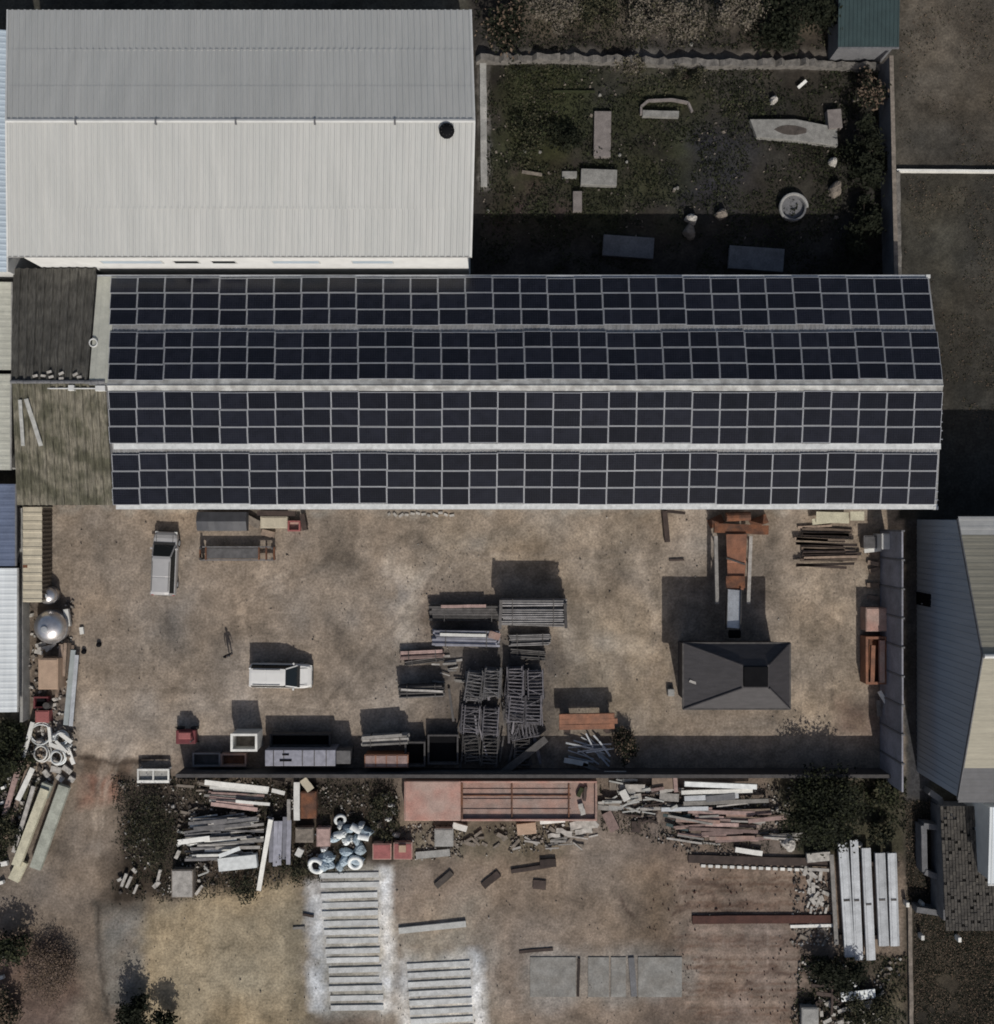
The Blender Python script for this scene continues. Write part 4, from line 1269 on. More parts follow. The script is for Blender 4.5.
plank(47, 788, 18, 864, 8.5, .45, .45, 'cream_beam', 'cream concrete beam lying by the dirt lane', 'beam', 'concrete_beam', segs=2)
plank(66, 785, 37, 867, 11, .4, .42, 'grey_beam', 'broad grey green concrete beam lying by the dirt lane', 'beam', 'concrete_beam', segs=2)
plank(49, 783, 44, 796, 10, .3, .4, 'grey_beam', 'short grey beam end at the head of the two long beams', 'beam', 'concrete_beam')
plank(24, 860, 15, 879, 11, .2, .35, 'cream_beam', 'short pale beam block at the foot of the cream beam', 'beam', 'concrete_beam')
plank(34, 786, 14, 852, 4, .6, .12, 'wood_grey', 'weathered pole lying along the cream beam', 'pole', 'pole')
plank(33, 768, 18, 800, 5, .7, .1, 'white_board', 'pale board pointing from the hoops towards the lane', 'board', 'board')
plank(26, 745, -2, 838, 5, .5, .14, 'wood_pink', 'long pinkish timber along the green verge', 'timber', 'timber')
plank(31, 760, 6, 838, 4, .4, .14, 'wood', 'long brown timber beside the pinkish one', 'timber', 'timber')
for px, py, s in ((4, 864, 7), (1, 883, 5), (2, 946, 4), (2, 957, 4), (1, 978, 5), (3, 788, 4), (2, 803, 4)):
    x, y = P(px, py, .3)
    o = MB().beam((x - s * .04, y - .06, .12), (x + s * .04, y + .08, .25), s * .05, .22).build('rubble_block', M['white_board'])
    tag(o, 'small white lump of rubble on the dark verge at the edge of the yard', 'rubble', 'white rubble lumps on the verge')

# ================================================================ UNDER THE BARN EAVE
t = thing('trailer', 'dark low tarpaulined trailer half under the barn eave', 'trailer', (*P(220, 522), 0))
mb = MB()
a, b = P(195, 512, 1.6), P(245, 531, 1.6)
L0 = [(a[0], b[1]), (b[0], b[1]), (b[0], a[1]), (a[0], a[1])]
rr = []
for i in range(9):
    f = i / 8
    xx = a[0] + (b[0] - a[0]) * f
    zz = 1.35 + .22 * math.sin(f * math.pi) + random.uniform(-.05, .05)
    rr.append([(xx, b[1], .45), (xx, b[1], zz - .3), (xx, (a[1] + b[1]) / 2, zz), (xx, a[1], zz - .25), (xx, a[1], .45)])
mb.loft(rr).build('tarpaulin', M['dark_sheet'], t)
MB().box(a[0] + .1, b[1] + .1, .35, b[0] - .1, a[1] - .1, .5).build('bed', M['steel_dark'], t)
for xx in (a[0] + .7, b[0] - .7):
    for yy in (b[1] + .05, a[1] - .25):
        MB().loft([[(xx + .3 * math.cos(k * .698), yy + o_, .3 + .3 * math.sin(k * .698)) for k in range(9)] for o_ in (0, .2)]).build('wheel', M['rubber'], t)
t = thing('flatbed_frame', 'long low grey steel flatbed frame in front of the dark trailer', 'flatbed', (*P(237, 553), 0))
a, b = P(200, 547, .7), P(274, 560, .7)
MB().box(a[0] + .5, b[1] + .1, .55, b[0] - 1.2, a[1] - .1, .66).build('deck', M['steel_grey'], t)
for yy in (b[1], a[1]):
    MB().box(a[0], yy - .05, .5, b[0], yy + .05, .72).build('side_rail', M['steel_grey'], t)
for xx in (a[0], a[0] + .45, b[0] - 1.15, b[0] - .6, b[0]):
    MB().box(xx - .05, b[1], .5, xx + .05, a[1], .74).build('cross_bar', M['rust'], t)
for xx in (a[0] + .1, b[0] - .1):
    for yy in (b[1] + .1, a[1] - .1):
        MB().box(xx - .08, yy - .08, 0, xx + .08, yy + .08, 1.0).build('stake', M['steel_dark'], t)
crate(261, 517, 287, 528, .9, 'cream', 'pale cream chest under the barn eave', 'chest', 'chest', False)
crate(288, 521, 300, 531, .6, 'red', 'faded red tray next to the cream chest', 'tray', 'tray', True, inner='dusty_red')
plank(303, 514, 306, 530, 5, .3, .5, 'wood_dark', 'dark upright board past the faded red tray', 'board', 'board')
plank(258, 513, 296, 513.5, 5, .9, .3, 'wood_dark', 'dark timber lying behind the cream chest', 'timber', 'timber')
plank(246, 518, 260, 525, 8, .2, .2, 'rub_mid', 'grey brown panel between the dark trailer and the cream chest', 'panel', 'flat_panel')
plank(262, 532, 275, 535, 6, .1, .2, 'wood', 'brown board in front of the cream chest', 'board', 'board')
plank(664, 511, 667, 542, 5, .15, .35, 'wood_dark', 'dark timber standing out from the eave near the conveyor', 'timber', 'timber')  # dark strip laid where a pole casts its shadow
plank(665, 511, 685, 513, 3, .3, .1, 'wood_dark', 'thin dark rod under the eave near the conveyor', 'rod', 'rod')
plank(669, 560, 684, 559.5, 2, .05, .08, 'wood_dark', 'thin dark stick lying on the dirt beside the conveyor', 'stick', 'stick')
for i in range(16):
    yy = 528 + (i % 8) * 5.2 + random.uniform(-1, 1)
    xa_ = 796 + random.uniform(-2, 8)
    if i % 2:
        plank(xa_, yy, xa_ + random.uniform(38, 62), yy + random.uniform(-3, 4), random.uniform(1.8, 3.2), .1 + .12 * (i % 4), .12, 'wood_dark', 'blackened timber in the loose pile past the conveyor', 'timber', 'timber', 'blackened timbers under the barn eave')
    else:
        plank(xa_, yy, xa_ + random.uniform(30, 60), yy + random.uniform(-3, 3), random.uniform(1.8, 3.5), .1 + .12 * (i % 4), .1, 'wood', 'brown timber in the loose pile past the conveyor', 'timber', 'timber', 'brown timbers under the barn eave')
for q, l_ in (((816, 517, 849, 518, 11, .7, .06), 'yellowish sheet lying on the timbers under the barn eave'), ((850, 516, 864, 516, 9, .9, .06), 'paler square sheet beside the yellowish sheet'), ((812, 522, 832, 520, 6, .6, .05), 'narrow yellowish sheet strip on the blackened timbers')):
    plank(*q, 'cream_beam', l_, 'sheet', 'sheet')
crate(882, 534, 895, 549, 1.9, 'white_paint', 'white cabinet standing against the precast wall', 'cabinet', 'cabinet', False)
crate(864, 536, 881, 548, .8, 'steel_grey', 'low grey chest beside the white cabinet', 'chest', 'chest', False)
plank(864, 551, 881, 549, 4, .7, .08, 'white_board', 'white plank propped under the white cabinet', 'plank')
crate(866, 608, 887, 631, 1.3, 'pink_rust', 'closed dusty red steel box against the precast wall', 'steel_box', 'steel box', False, lid='dusty_red')
crate(866, 637, 887, 684, 1.3, 'orange', 'long open orange skip against the precast wall', 'skip', 'skip', True, t=.16, bars=0, inner='rust')
plank(872, 645, 871, 682, 4, 1.2, .3, 'orange', 'orange girder lying inside the orange skip, by its yard side', 'girder', 'girder')
plank(881, 640, 881, 682, 5, 1.2, .3, 'dusty_red', 'dusty red girder lying inside the orange skip, by the wall', 'girder', 'girder')
plank(879, 691, 888, 706, 4, .9, .1, 'white_board', 'bright white plank leaning near the orange skip', 'plank')
plank(878, 700, 879, 716, 4, .5, .1, 'wood_grey', 'grey plank lying near the orange skip, upright end outward', 'plank')
plank(884, 704, 888, 718, 4, .6, .1, 'wood_grey', 'shorter grey plank under the bright white plank', 'plank')
for yy in (553, 562, 571, 585, 597):
    plank(866 + random.uniform(-3, 3), yy, 878, yy + random.uniform(-3, 3), 4, .1, .15, 'wood', 'short brown offcut on the earth between the low chest and the red box', 'offcut', 'offcut', 'offcuts beside the precast wall')

# ================================================================ STEEL STACKS IN THE MIDDLE OF THE YARD
g = 'grey pipe bundles stacked on each other'
for k in range(3):
    bundle(533, 613 - k * .5, 64, 27 - k, -1.5 + k * .8, .05 + k * .86, 5, .08, 'steel_grey', ('bottom', 'middle', 'top')[k] + ' bundle of grey pipes in the tallest stack of the yard', group=g)
plank(501, 600, 500, 629, 3, 2.6, .12, 'steel_dark', 'dark bar hung on one end of the tallest pipe stack', 'bar', 'bar')
plank(565, 603, 566, 628, 3, 2.5, .12, 'steel_dark', 'dark bar hung on the other end of the tallest pipe stack', 'bar', 'bar')
for k in range(2):
    bundle(466, 639, 64, 16, -2 + k, .05 + k * .66, 4, .08, 'steel_blue', ('lower', 'upper')[k] + ' bundle of bluish steel bars beside the tallest pipe stack', 'bar_bundle', 'bar bundle', square=True)
plank(440, 634.5, 486, 635.5, 3, 1.4, .05, 'white_board', 'bright white bar on top of the bluish bars', 'bar', 'bar')  # white strip added as the highlight of the metal bars
plank(489, 634, 500, 637, 7, 1.3, .1, 'pink_rust', 'short rusty pink offcut at the end of the bluish bars', 'offcut', 'offcut')
bundle(468, 614, 74, 15, 0, .05, 4, .09, 'steel_dark', 'blackish rusty bar bundle behind the bluish bars', 'bar_bundle', 'bar bundle', square=True)
plank(441, 606.5, 486, 606, 3, .8, .05, 'wood_pink', 'thin pinkish batten on the blackish bar bundle', 'batten', 'batten')
bundle(422, 655, 42, 9, 3, .05, 4, .06, 'wood_pink', 'small bundle of dusty pinkish battens at the edge of the stacks', 'batten_bundle', 'bundle', square=True)
bundle(424, 661, 38, 6, 8, .05, 3, .06, 'steel_dark', 'small dark rod bundle below the pinkish battens', 'rod_bundle', 'bundle')
bundle(421, 692, 44, 12, 2, .05, 9, .07, 'steel_dark', 'dark tall rod bundle standing apart near the bare yard', 'rod_bundle', 'bundle')
plank(401, 689.5, 443, 691.5, 2, 1.35, .06, 'wood_grey', 'pale batten on the dark tall rod bundle', 'batten', 'batten')
bundle(530, 640, 40, 12, 2, .05, 5, .06, 'steel_grey', 'short grey rod bundle at the foot of the tallest stack', 'rod_bundle', 'bundle')
bundle(528, 655, 34, 10, -4, .05, 4, .06, 'steel_dark', 'short dark rod bundle below the short grey one', 'rod_bundle', 'bundle')
SF = (('scaffold frames near the bluish bars', 'grey scaffold frame in the tidier tall stack nearest the bluish bars', 'steel_grey', ((475, 687, 13, 88), (492, 684, 14, 90))),
      ('scaffold frames at the long heap head', 'scaffold frame in the blocky column, end nearest the tallest pipe stack', 'lattice', ((515, 683, 12, 86), (534, 685, 10, 94))),
      ('scaffold frames at the long heap foot', 'scaffold frame in the blocky column, end nearest the orange girders', 'lattice', ((515, 709, 11, 90), (533, 711, 11, 88), (524, 729, 7, 6))),
      ('scaffold frames in the low heap', 'scaffold frame in the low column below the tidier tall stack', 'lattice', ((470, 720, 8, 90), (489, 723, 9, 88))),
      ('scaffold frames by the divider wall', 'scaffold frame in the dark heap close to the divider wall', 'steel_dark', ((471, 749, 8, 92), (490, 751, 8, 90), (522, 754, 5, 84))))
for g_, l_, m_, st_ in SF:
    for q in st_:
        frame_stack(*q, l_, g_, m_, .13, .05, 8)
def stick_heap(cx, cy, w, h, n, m, label, name, cat, group, ang, aj, lmin, lmax, zmax, wp=(1.2, 2.4), th=.07):
    for i in range(n):
        px, py = cx + random.uniform(-w, w) / 2, cy + random.uniform(-h, h) / 2
        a = R(ang + random.uniform(-aj, aj))
        l = random.uniform(lmin, lmax) / 2
        plank(px - l * math.cos(a), py - l * math.sin(a), px + l * math.cos(a), py + l * math.sin(a), random.uniform(*wp), zmax * random.random(), th, m, label, cat, name, group, segs=1, jit=0)
stick_heap(505, 715, 70, 74, 26, 'lattice', 'loose grey pipe strewn over the scaffold frame heaps', 'pipe', 'pipe', 'loose pipes over the scaffold frames', 86, 14, 16, 34, 1.0)
stick_heap(484, 735, 66, 66, 26, 'steel_dark', 'loose dark bar strewn between the scaffold heaps', 'bar', 'bar', 'loose dark bars between the heaps', 88, 20, 14, 36, .6)
stick_heap(450, 668, 30, 34, 10, 'wood_grey', 'short grey batten among the small bundles', 'batten', 'batten', 'grey battens among the small bundles', 10, 30, 8, 20, .25)
crate(428, 735, 458, 764, .9, 'coping_dark', 'wide blackish steel bin in the shade beside the scaffold heaps', 'bin', 'bin', True)  # dark box put where only shade lies
crate(405, 742, 425, 766, 1.1, 'coping_dark', 'blackish narrow bin between the orange crate and the wide bin', 'bin', 'bin', True)  # second dark box in place of the shade
plank(499, 775, 546, 738, 7, .6, .3, 'steel_dark', 'dark heavy girder lying aslant before the divider wall', 'girder', 'girder')

# ================================================================ ROW AGAINST THE DIVIDER WALL
t = thing('mixer', 'small dark red machine at the end of the row before the divider wall', 'machine', (*P(184, 742), 0))
x, y = P(184, 738, 1.3)
MB().box(x - .75, y - .55, .35, x + .75, y + .5, .9).build('body', M['dark_red'], t, bevel=.06)
MB().box(x - .45, y - .1, .9, x + .5, y + .42, 1.3).build('hood', M['red'], t, bevel=.06)
MB().tube((x + .6, y - .2, .9), (x + .6, y - .2, 1.7), .05).build('exhaust', M['steel_dark'], t)
for sx_ in (-.55, .55):
    for sy_ in (-.62, .5):
        MB().loft([[(x + sx_ + .32 * math.cos(k * .698), y + sy_ + o_, .32 + .32 * math.sin(k * .698)) for k in range(9)] for o_ in (0, .14)]).build('wheel', M['rubber'], t)
crate(231, 734, 257, 751, 1.9, 'white_board', 'white rimmed tall crate in the row before the divider wall', 'crate', 'crate', True, t=.14, inner='rub_mid')
crate(193, 753, 220, 766, .8, 'steel_grey', 'low dull grey crate against the divider wall', 'crate', 'crate', True, inner='steel_dark')
crate(221, 754, 246, 766, .8, 'pink_rust', 'low rusty crate next to the dull grey one', 'crate', 'crate', True, inner='rust')
t = thing('storage_rack', 'long bluish grey steel locker lying in the row before the divider wall', 'locker', (*P(307, 757), 0))
a, b = P(265, 750, 2.0), P(350, 766, 2.0)
MB().box(a[0], b[1], .0, b[0] - 1.1, a[1], 2.0).build('body', M['steel_blue'], t, bevel=.03)
MB().box(b[0] - 1.08, b[1] + .1, .0, b[0], a[1] - .1, 1.75).build('end_box', M['steel_grey'], t, bevel=.03)
for f in (.1, .22, .44, .58, .72):
    xx = a[0] + (b[0] - a[0]) * f
    MB().box(xx - .03, b[1] + .02, 2.0, xx + .03, a[1] - .02, 2.03).build('seam', M['steel_dark'], t)
MB().box(a[0] + 1.1, b[1] + .35, 2.0, a[0] + 2.0, b[1] + .5, 2.05).build('handle_bar', M['black'], t)
MB().box(a[0] + 1.3, a[1] - .4, 2.0, a[0] + 1.8, a[1] - .28, 2.05).build('handle_bar', M['black'], t)
crate(270, 734, 330, 747, 1.0, 'steel_dark', 'long black open trough behind the bluish grey locker', 'trough', 'trough', True)
bundle(385, 741, 46, 10, 3, .05, 9, .08, 'wood_grey', 'stack of grey boards behind the orange slatted crate', 'board_stack', 'board stack', square=True)
crate(365, 755, 408, 767, 1.5, 'orange', 'orange slatted crate against the divider wall', 'crate', 'crate', False, bars=3, lid='wood_pink')
plank(362, 738, 402, 735, 3, 1.5, .08, 'wood_grey', 'slanting pale batten on the stack of grey boards', 'batten', 'batten')
# orange girders, lattice and planks by the truck's far end
for k, dy in enumerate((0, 5.2, 10.4)):
    plank(559, 716 + dy, 614 if k != 1 else 617, 715 + dy, 5, 1.2, .35, 'orange', ('orange girder of the trio near the scaffold heaps, farthest from the wall', 'orange girder in the middle of the trio near the scaffold heaps', 'orange girder of the trio near the scaffold heaps, closest to the wall')[k], 'girder', 'girder', 'three orange girders')
for k in range(2):
    plank(566 + k * 40, 713, 566 + k * 40, 731, 5, .85, .3, 'wood_dark', 'dark bearer block under the orange girders, ' + ('scaffold end' if k == 0 else 'shrub end'), 'bearer', 'bearer')
    plank(567 + k * 40, 713, 567 + k * 40, 731, 5, .0, .84, 'wood_dark', 'dark lower bearer under the orange girders, ' + ('scaffold end' if k == 0 else 'shrub end'), 'bearer', 'bearer')
stick_heap(590, 750, 30, 20, 20, 'steel_light', 'thin bright rod in the lattice pile below the orange girders', 'rod', 'rod', 'bright rods below the orange girders', 30, 40, 14, 30, .6, (1.0, 1.8), .05)
plank(564, 760, 588, 764, 5, .5, .07, 'white_board', 'white plank lying by the bright rods, the upper of two', 'plank')
plank(583, 764, 602, 772, 4, .5, .07, 'wood_grey', 'grey plank continuing from the white one by the bright rods', 'plank')

# ================================================================ LOWER YARD
# long pinkish flatbed body lying along the wall
z1 = 1.7
t = thing('truck_bed', 'long rusty pink truck body with an open bed lying along the divider wall', 'truck body', (*P(500, 800), 0))
a, b = P(404, 781, z1), P(597, 821, z1)
x0, y1, x1, y0 = a[0], a[1], b[0], b[1]
xm, xe = P(461, 0, z1)[0], P(571, 0, z1)[0]
MB().box(x0, y0, .35, xm, y1, z1).build('cover', M['dusty_red'], t, bevel=.08)
MB().box(xm + .01, y0 + .12, .45, x1, y1 - .12, 1.42).build('bed', M['pink_rust'], t)
for (p0, p1, q0, q1) in ((xm + .01, x1, y0, y0 + .14), (xm + .01, x1, y1 - .14, y1)):
    MB().box(p0, q0, .4, p1, q1, z1 + .02).build('side_wall', M['dusty_red'], t, bevel=.02)
MB().box(x1 - .14, y0 + .15, .4, x1 + .01, y1 - .15, z1 + .02).build('tailgate', M['pink_rust'], t)
MB().box(xm, y0 + .14, .5, xm + .14, y1 - .14, z1 + .05).build('headboard', M['rust'], t)
for f in (.14, .5, .86):
    yy = y0 + (y1 - y0) * (.15 + .7 * f)
    MB().box(xm + .15, yy - .09, 1.425, xe, yy + .09, 1.48).build('bed_beam', M['pink_rust'], t)
for f in (.5,):
    MB().box(xm + .15, y0 + (y1 - y0) * .62 - .04, 1.425, xe, y0 + (y1 - y0) * .62 + .04, 1.52).build('bed_beam', M['rust'], t)
for px in (512, 569):
    xx = P(px, 0, z1)[0]
    MB().box(xx - .05, y0 + .15, 1.53, xx + .05, y1 - .15, 1.6).build('cross_bar', M['rust'], t)
for px in (430, 540, 580):
    xx = P(px, 0, z1)[0]
    for yy in (y0 + .2, y1 - .5):
        MB().loft([[(xx + .42 * math.cos(k * .698), yy + o_, .42 + .42 * math.sin(k * .698)) for k in range(9)] for o_ in (0, .3)]).build('wheel', M['rubber'], t)
MB().box(x0 + .1, y0 + .1, z1 + .001, x0 + .14, y1 - .1, z1 + .03).build('trim', M['pink_rust'], t)
for (q, m, l_) in (((582, 787, 578, 796, 4, 1.44, .25), 'leaf_mid', 'dark green sack in the open bed of the pink truck body'), ((580, 803, 583, 814, 5, 1.44, .25), 'rub_pale', 'pale sack at the tail of the pink truck body'), ((586, 786, 584, 800, 3, 1.44, .25), 'wood_dark', 'dark board at the tail of the pink truck body')):
    plank(*q, m, l_, 'sack' if 'sack' in l_ else 'board', 'sack' if 'sack' in l_ else 'board', jit=.05)
crate(373, 844, 391, 859, .75, 'dusty_red', 'red bin beside the bluish plastic heap, first of the red pair', 'bin', 'bin', False, lid='red')
crate(394, 843, 412, 859, .75, 'dusty_red', 'red bin with a box on it, closer to the pink truck body', 'bin', 'bin', False, lid='red')
x, y = P(402, 849, 1.0)
o = MB().box(x - .25, y - .25, .85, x + .3, y + .3, 1.05).build('box', M['beige_box'], bevel=.03)
tag(o, 'small pinkish box on one of the red bins', 'box')
crate(435, 829, 453, 846, .7, 'concrete', 'square grey concrete trough beside the pink truck body', 'trough', 'trough', False)
plank(453, 824, 467, 828, 6, .1, .3, 'white_board', 'white board lying under the pink truck body', 'board', 'board')
plank(416, 855, 450, 852, 7, .1, .12, 'concrete', 'flat grey slab below the square trough', 'slab', 'slab')
plank(517, 829, 536, 827, 11, .3, .25, 'beige_box', 'pale peach panel leaning at the foot of the pink truck body', 'panel', 'flat_panel')
plank(540, 822, 565, 820, 4, .4, .1, 'white_board', 'white strip along the foot of the pink truck body', 'strip', 'strip')
for q in ((570, 826, 596, 823, 8, .2, .2), (575, 832, 592, 830, 5, .1, .15), (556, 830, 572, 833, 5, .1, .15), (586, 818, 598, 826, 4, .5, .15), (548, 836, 560, 835, 4, .1, .1)):
    plank(*q, 'rub_pale', 'crumpled whitish sack below the tail of the pink truck body', 'sack', 'sack', 'whitish sacks below the truck tail', jit=.12)
stick_heap(560, 842, 90, 14, 14, 'wood_grey', 'thin grey stick in the litter below the pink truck body', 'stick', 'stick', 'sticks below the truck body', 5, 35, 8, 26, .2)
# bench-like white frame by the ramp
t = thing('feed_trough', 'white rectangular trough frame standing beside the dirt ramp', 'frame', (*P(153, 776), 0))
a, b = P(137, 769, .8), P(169, 783, .8)
MB().box(a[0], a[1] - .14, .6, b[0], a[1], .8).build('rail', M['white_board'], t)
MB().box(a[0], b[1], .6, b[0], b[1] + .2, .8).build('rail', M['white_board'], t)
for f in (0, .5, 1):
    xx = a[0] + (b[0] - a[0] - .12) * f
    MB().box(xx, b[1] + .2, .62, xx + .12, a[1] - .14, .78).build('cross_bar', M['white_board'], t)
MB().box(a[0] + .12, b[1] + .2, .4, b[0] - .12, a[1] - .14, .55).build('tray', M['concrete'], t)
for xx in (a[0] + .05, b[0] - .15):
    for yy in (b[1] + .05, a[1] - .12):
        MB().box(xx, yy, 0, xx + .1, yy + .1, .6).build('leg', M['white_board'], t)
# boards and planks heap
plank(205, 782, 269, 789, 5, 1.0, .1, 'white_board', 'longest bright white board in the plank heap', 'board', 'board')
plank(210, 787, 268, 792, 3, .9, .1, 'white_board', 'slim white board under the longest bright one', 'board', 'board')
plank(236, 801, 270, 804, 3, .7, .1, 'white_board', 'short slim white board lower in the plank heap', 'board', 'board')
plank(272, 790, 285, 793, 4, .7, .1, 'white_board', 'stubby white board beyond the longest bright one', 'board', 'board')
for i in range(9):
    yy = 790 + i * 1.7
    plank(206 + random.uniform(-2, 12), yy, 258 + random.uniform(-8, 10), yy + random.uniform(2, 6), random.uniform(2, 4), .3 + .05 * i, .1, 'wood_pink' if i % 3 else 'wood_grey', 'dusty plank in the upper layer under the white boards' if i % 3 else 'greyer plank in the upper layer under the white boards', group='dusty planks under the white boards' if i % 3 else 'greyer planks under the white boards')
for i in range(84):
    yy = 818 + random.uniform(0, 42)
    a0 = 184 + random.uniform(0, 34)
    ln = random.uniform(20, 58)
    sl = random.uniform(-.16, .06)
    m, l_, g_ = (('wood_grey', 'grey weathered plank fanned out in the main plank heap', 'grey planks in the main heap'), ('steel_grey', 'dark grey bar fanned out in the main plank heap', 'dark bars in the main heap'), ('white_board', 'whitish plank fanned out in the main plank heap', 'whitish planks in the main heap'))[(0, 1, 2, 1, 0, 1, 2, 0)[i % 8]]
    plank(a0, yy, min(264, a0 + ln), yy + ln * sl, random.uniform(1.2, 3.2), .15 + .7 * random.random(), .08, m, l_, 'plank' if 'plank ' in l_ else 'bar', 'plank' if m != 'steel_grey' else 'bar', g_)
plank(220, 863, 258, 859, 13, .5, .5, 'plastic_white', 'bright white slab box at the foot of the main plank heap', 'slab', 'slab', segs=1)
plank(219, 856, 240, 848, 4, 1.0, .07, 'plastic_white', 'white strip slanting above the bright slab box', 'strip', 'strip')
plank(178, 842, 210, 838, 5, .8, .1, 'white_board', 'bright board jutting from the main plank heap', 'board', 'board')
plank(271, 819, 259, 890, 4.5, 1.0, .14, 'white_board', 'long white pole leaning down beside the sheet stack', 'pole', 'pole', z2=.1)
for i in range(5):
    x_ = 272 + i * 4.4
    plank(x_ + random.uniform(-.5, .5), 818 + random.uniform(-2, 3), x_ - 1 + random.uniform(-.5, .5), 862 + random.uniform(-4, 4), 4.2, .55 + .03 * i, .12, 'steel_blue', 'bluish grey profile in the tidy stack beside the white pole', 'profile', 'metal_profile', 'bluish profiles beside the white pole')
for i in range(5):
    x_ = 273 + i * 4.2
    plank(x_, 822, x_ - 1, 858, 4.0, .3, .2, 'steel_grey', 'darker profile under the tidy bluish stack', 'profile', 'metal_profile', 'darker profiles beside the white pole')
plank(289, 799, 289, 820, 3.5, .9, .1, 'wood_grey', 'narrow upright grey board above the bluish stack', 'board', 'board')
plank(297, 782, 297, 820, 6, 1.0, .1, 'white_board', 'tall pale board above the bluish stack', 'board', 'board')
plank(303, 779, 311, 790, 8, .9, .08, 'cream', 'cream panel beside the tall pale board', 'panel', 'flat_panel')
crate(301, 792, 316, 818, .9, 'rust', 'rust brown steel bin beside the tall pale board', 'bin', 'bin', False, lid='rust')
crate(296, 828, 313, 842, .7, 'rub_mid', 'dull brown box below the rust brown bin', 'box', 'box', False)
crate(317, 828, 330, 846, .7, 'wood_pink', 'pinkish grey box beside the bluish plastic heap', 'box', 'box', False)
plank(297, 850, 303, 853, 8, .3, .3, 'white_board', 'small whitish block below the dull brown box', 'block', 'block')
# bluish plastic heap with tyres
for i, (px, py, r, m, l_) in enumerate(((316, 866, .72, 'plastic_white', 'white ring at the low edge of the plastic heap'), (355, 863, .62, 'plastic_white', 'bluish white ring at the corner of the plastic heap near the red bins'), (340, 820, .5, 'plastic_white', 'small whitish ring at the top of the plastic heap'))):
    x, y = P(px, py, .4)
    t = thing('ring', l_, 'ring', (x, y, .05))
    MB().torus((x, y, .32), r * .74, r * .26, 22, 10, axis=Vector((.25 * (i - 1), -.3, 1))).build('tube', M[m], t, smooth=True)
    MB().lathe((x, y, .1), [(r * .45, 0), (r * .5, .12), (r * .1, .14)], 14).build('core', M['black'], t)
def lump(px, py, sx, sy, h, m, label, cat, name, group=None, seed=0, z0=0.0):
    rs = random.Random(seed * 17 + int(px * 3 + py))
    k = (1 - (z0 + h) / H) / S
    x, y = P(px, py, z0 + h)
    rings = []
    ph = [rs.uniform(0, 6.28) for _ in range(6)]
    for j in range(7):
        f = j / 6
        q = math.cos(f * 1.5) ** .6
        rings.append([(x + sx * k * q * math.cos(a * .449) * (1 + .16 * math.sin(3 * a * .449 + ph[0]) + .12 * rs.uniform(-1, 1)), y + sy * k * q * math.sin(a * .449) * (1 + .16 * math.sin(2 * a * .449 + ph[1]) + .12 * rs.uniform(-1, 1)), z0 + h * (math.sin(f * 1.5) + .06 * rs.uniform(-1, 1))) for a in range(14)])
    o = MB().loft(rings).build(name, M[m], smooth=False)
    return tag(o, label, cat, group)
bl = 'bluish plastic sack in the plastic heap between the profiles and the red bins'
for i in range(16):
    lump(322 + random.uniform(0, 42), 830 + random.uniform(0, 40), random.uniform(4, 8), random.uniform(3.5, 6), random.uniform(.35, .9), 'plastic_blue', bl, 'sack', 'plastic_sack', 'bluish sacks in the plastic heap', i)
for i in range(9):
    lump(322 + random.uniform(0, 46), 816 + random.uniform(0, 48), random.uniform(2.5, 5), random.uniform(2.5, 4.5), random.uniform(.4, 1.0), 'plastic_white', 'white plastic sack in the plastic heap between the profiles and the red bins', 'sack', 'plastic_sack', 'white sacks in the plastic heap', i + 40)
for i, (px, py, a) in enumerate(((357, 838, 80), (350, 828, 60), (333, 838, 100))):
    drum(px, py, .28, .85, 'plastic_white', ('white plastic drum lying in the plastic heap, nearest the red bins', 'white plastic drum lying at the top of the plastic heap', 'white plastic drum lying in the plastic heap, nearest the profiles')[i], 'drum', 'plastic_drum', .35, a)
for px, py, m in ((391, 806, 'white_board'), (394, 812, 'rub_pale'), (383, 812, 'rub_mid'), (372, 806, 'rub_mid'), (388, 820, 'white_board'), (396, 836, 'rub_pale'), (378, 826, 'rub_mid'), (385, 798, 'rub_pale')):
    lump(px, py, random.uniform(2.5, 4.5), random.uniform(2, 3.5), .4, m, {'white_board': 'bright white scrap in the weeds between the plastic heap and the truck body', 'rub_pale': 'pale scrap in the weeds between the plastic heap and the truck body', 'rub_mid': 'brownish scrap in the weeds between the plastic heap and the truck body'}[m], 'scrap', 'scrap', {'white_board': 'bright scraps in the weeds', 'rub_pale': 'pale scraps in the weeds', 'rub_mid': 'brownish scraps in the weeds'}[m], 3)
# small odd boxes at the lower weedy edge
crate(172, 870, 193, 897, .8, 'rub_mid', 'pinkish brown box standing at the edge of the sandy ground', 'box', 'box', False, lid='wood_grey')
for i, q in enumerate(((122, 886, 127, 873, 4), (127, 887, 132, 876, 4), (134, 893, 138, 884, 3), (158, 881, 161, 869, 4), (154, 887, 160, 881, 6), (133, 868, 137, 872, 5), (196, 894, 203, 885, 4), (176, 858, 180, 850, 5), (118, 880, 122, 878, 4))):
    plank(*q[:4], q[4] * .7, .2, .16, 'rub_pale', 'short whitish offcut in the weeds by the sandy ground', 'offcut', 'offcut', 'white offcuts by the sandy ground')
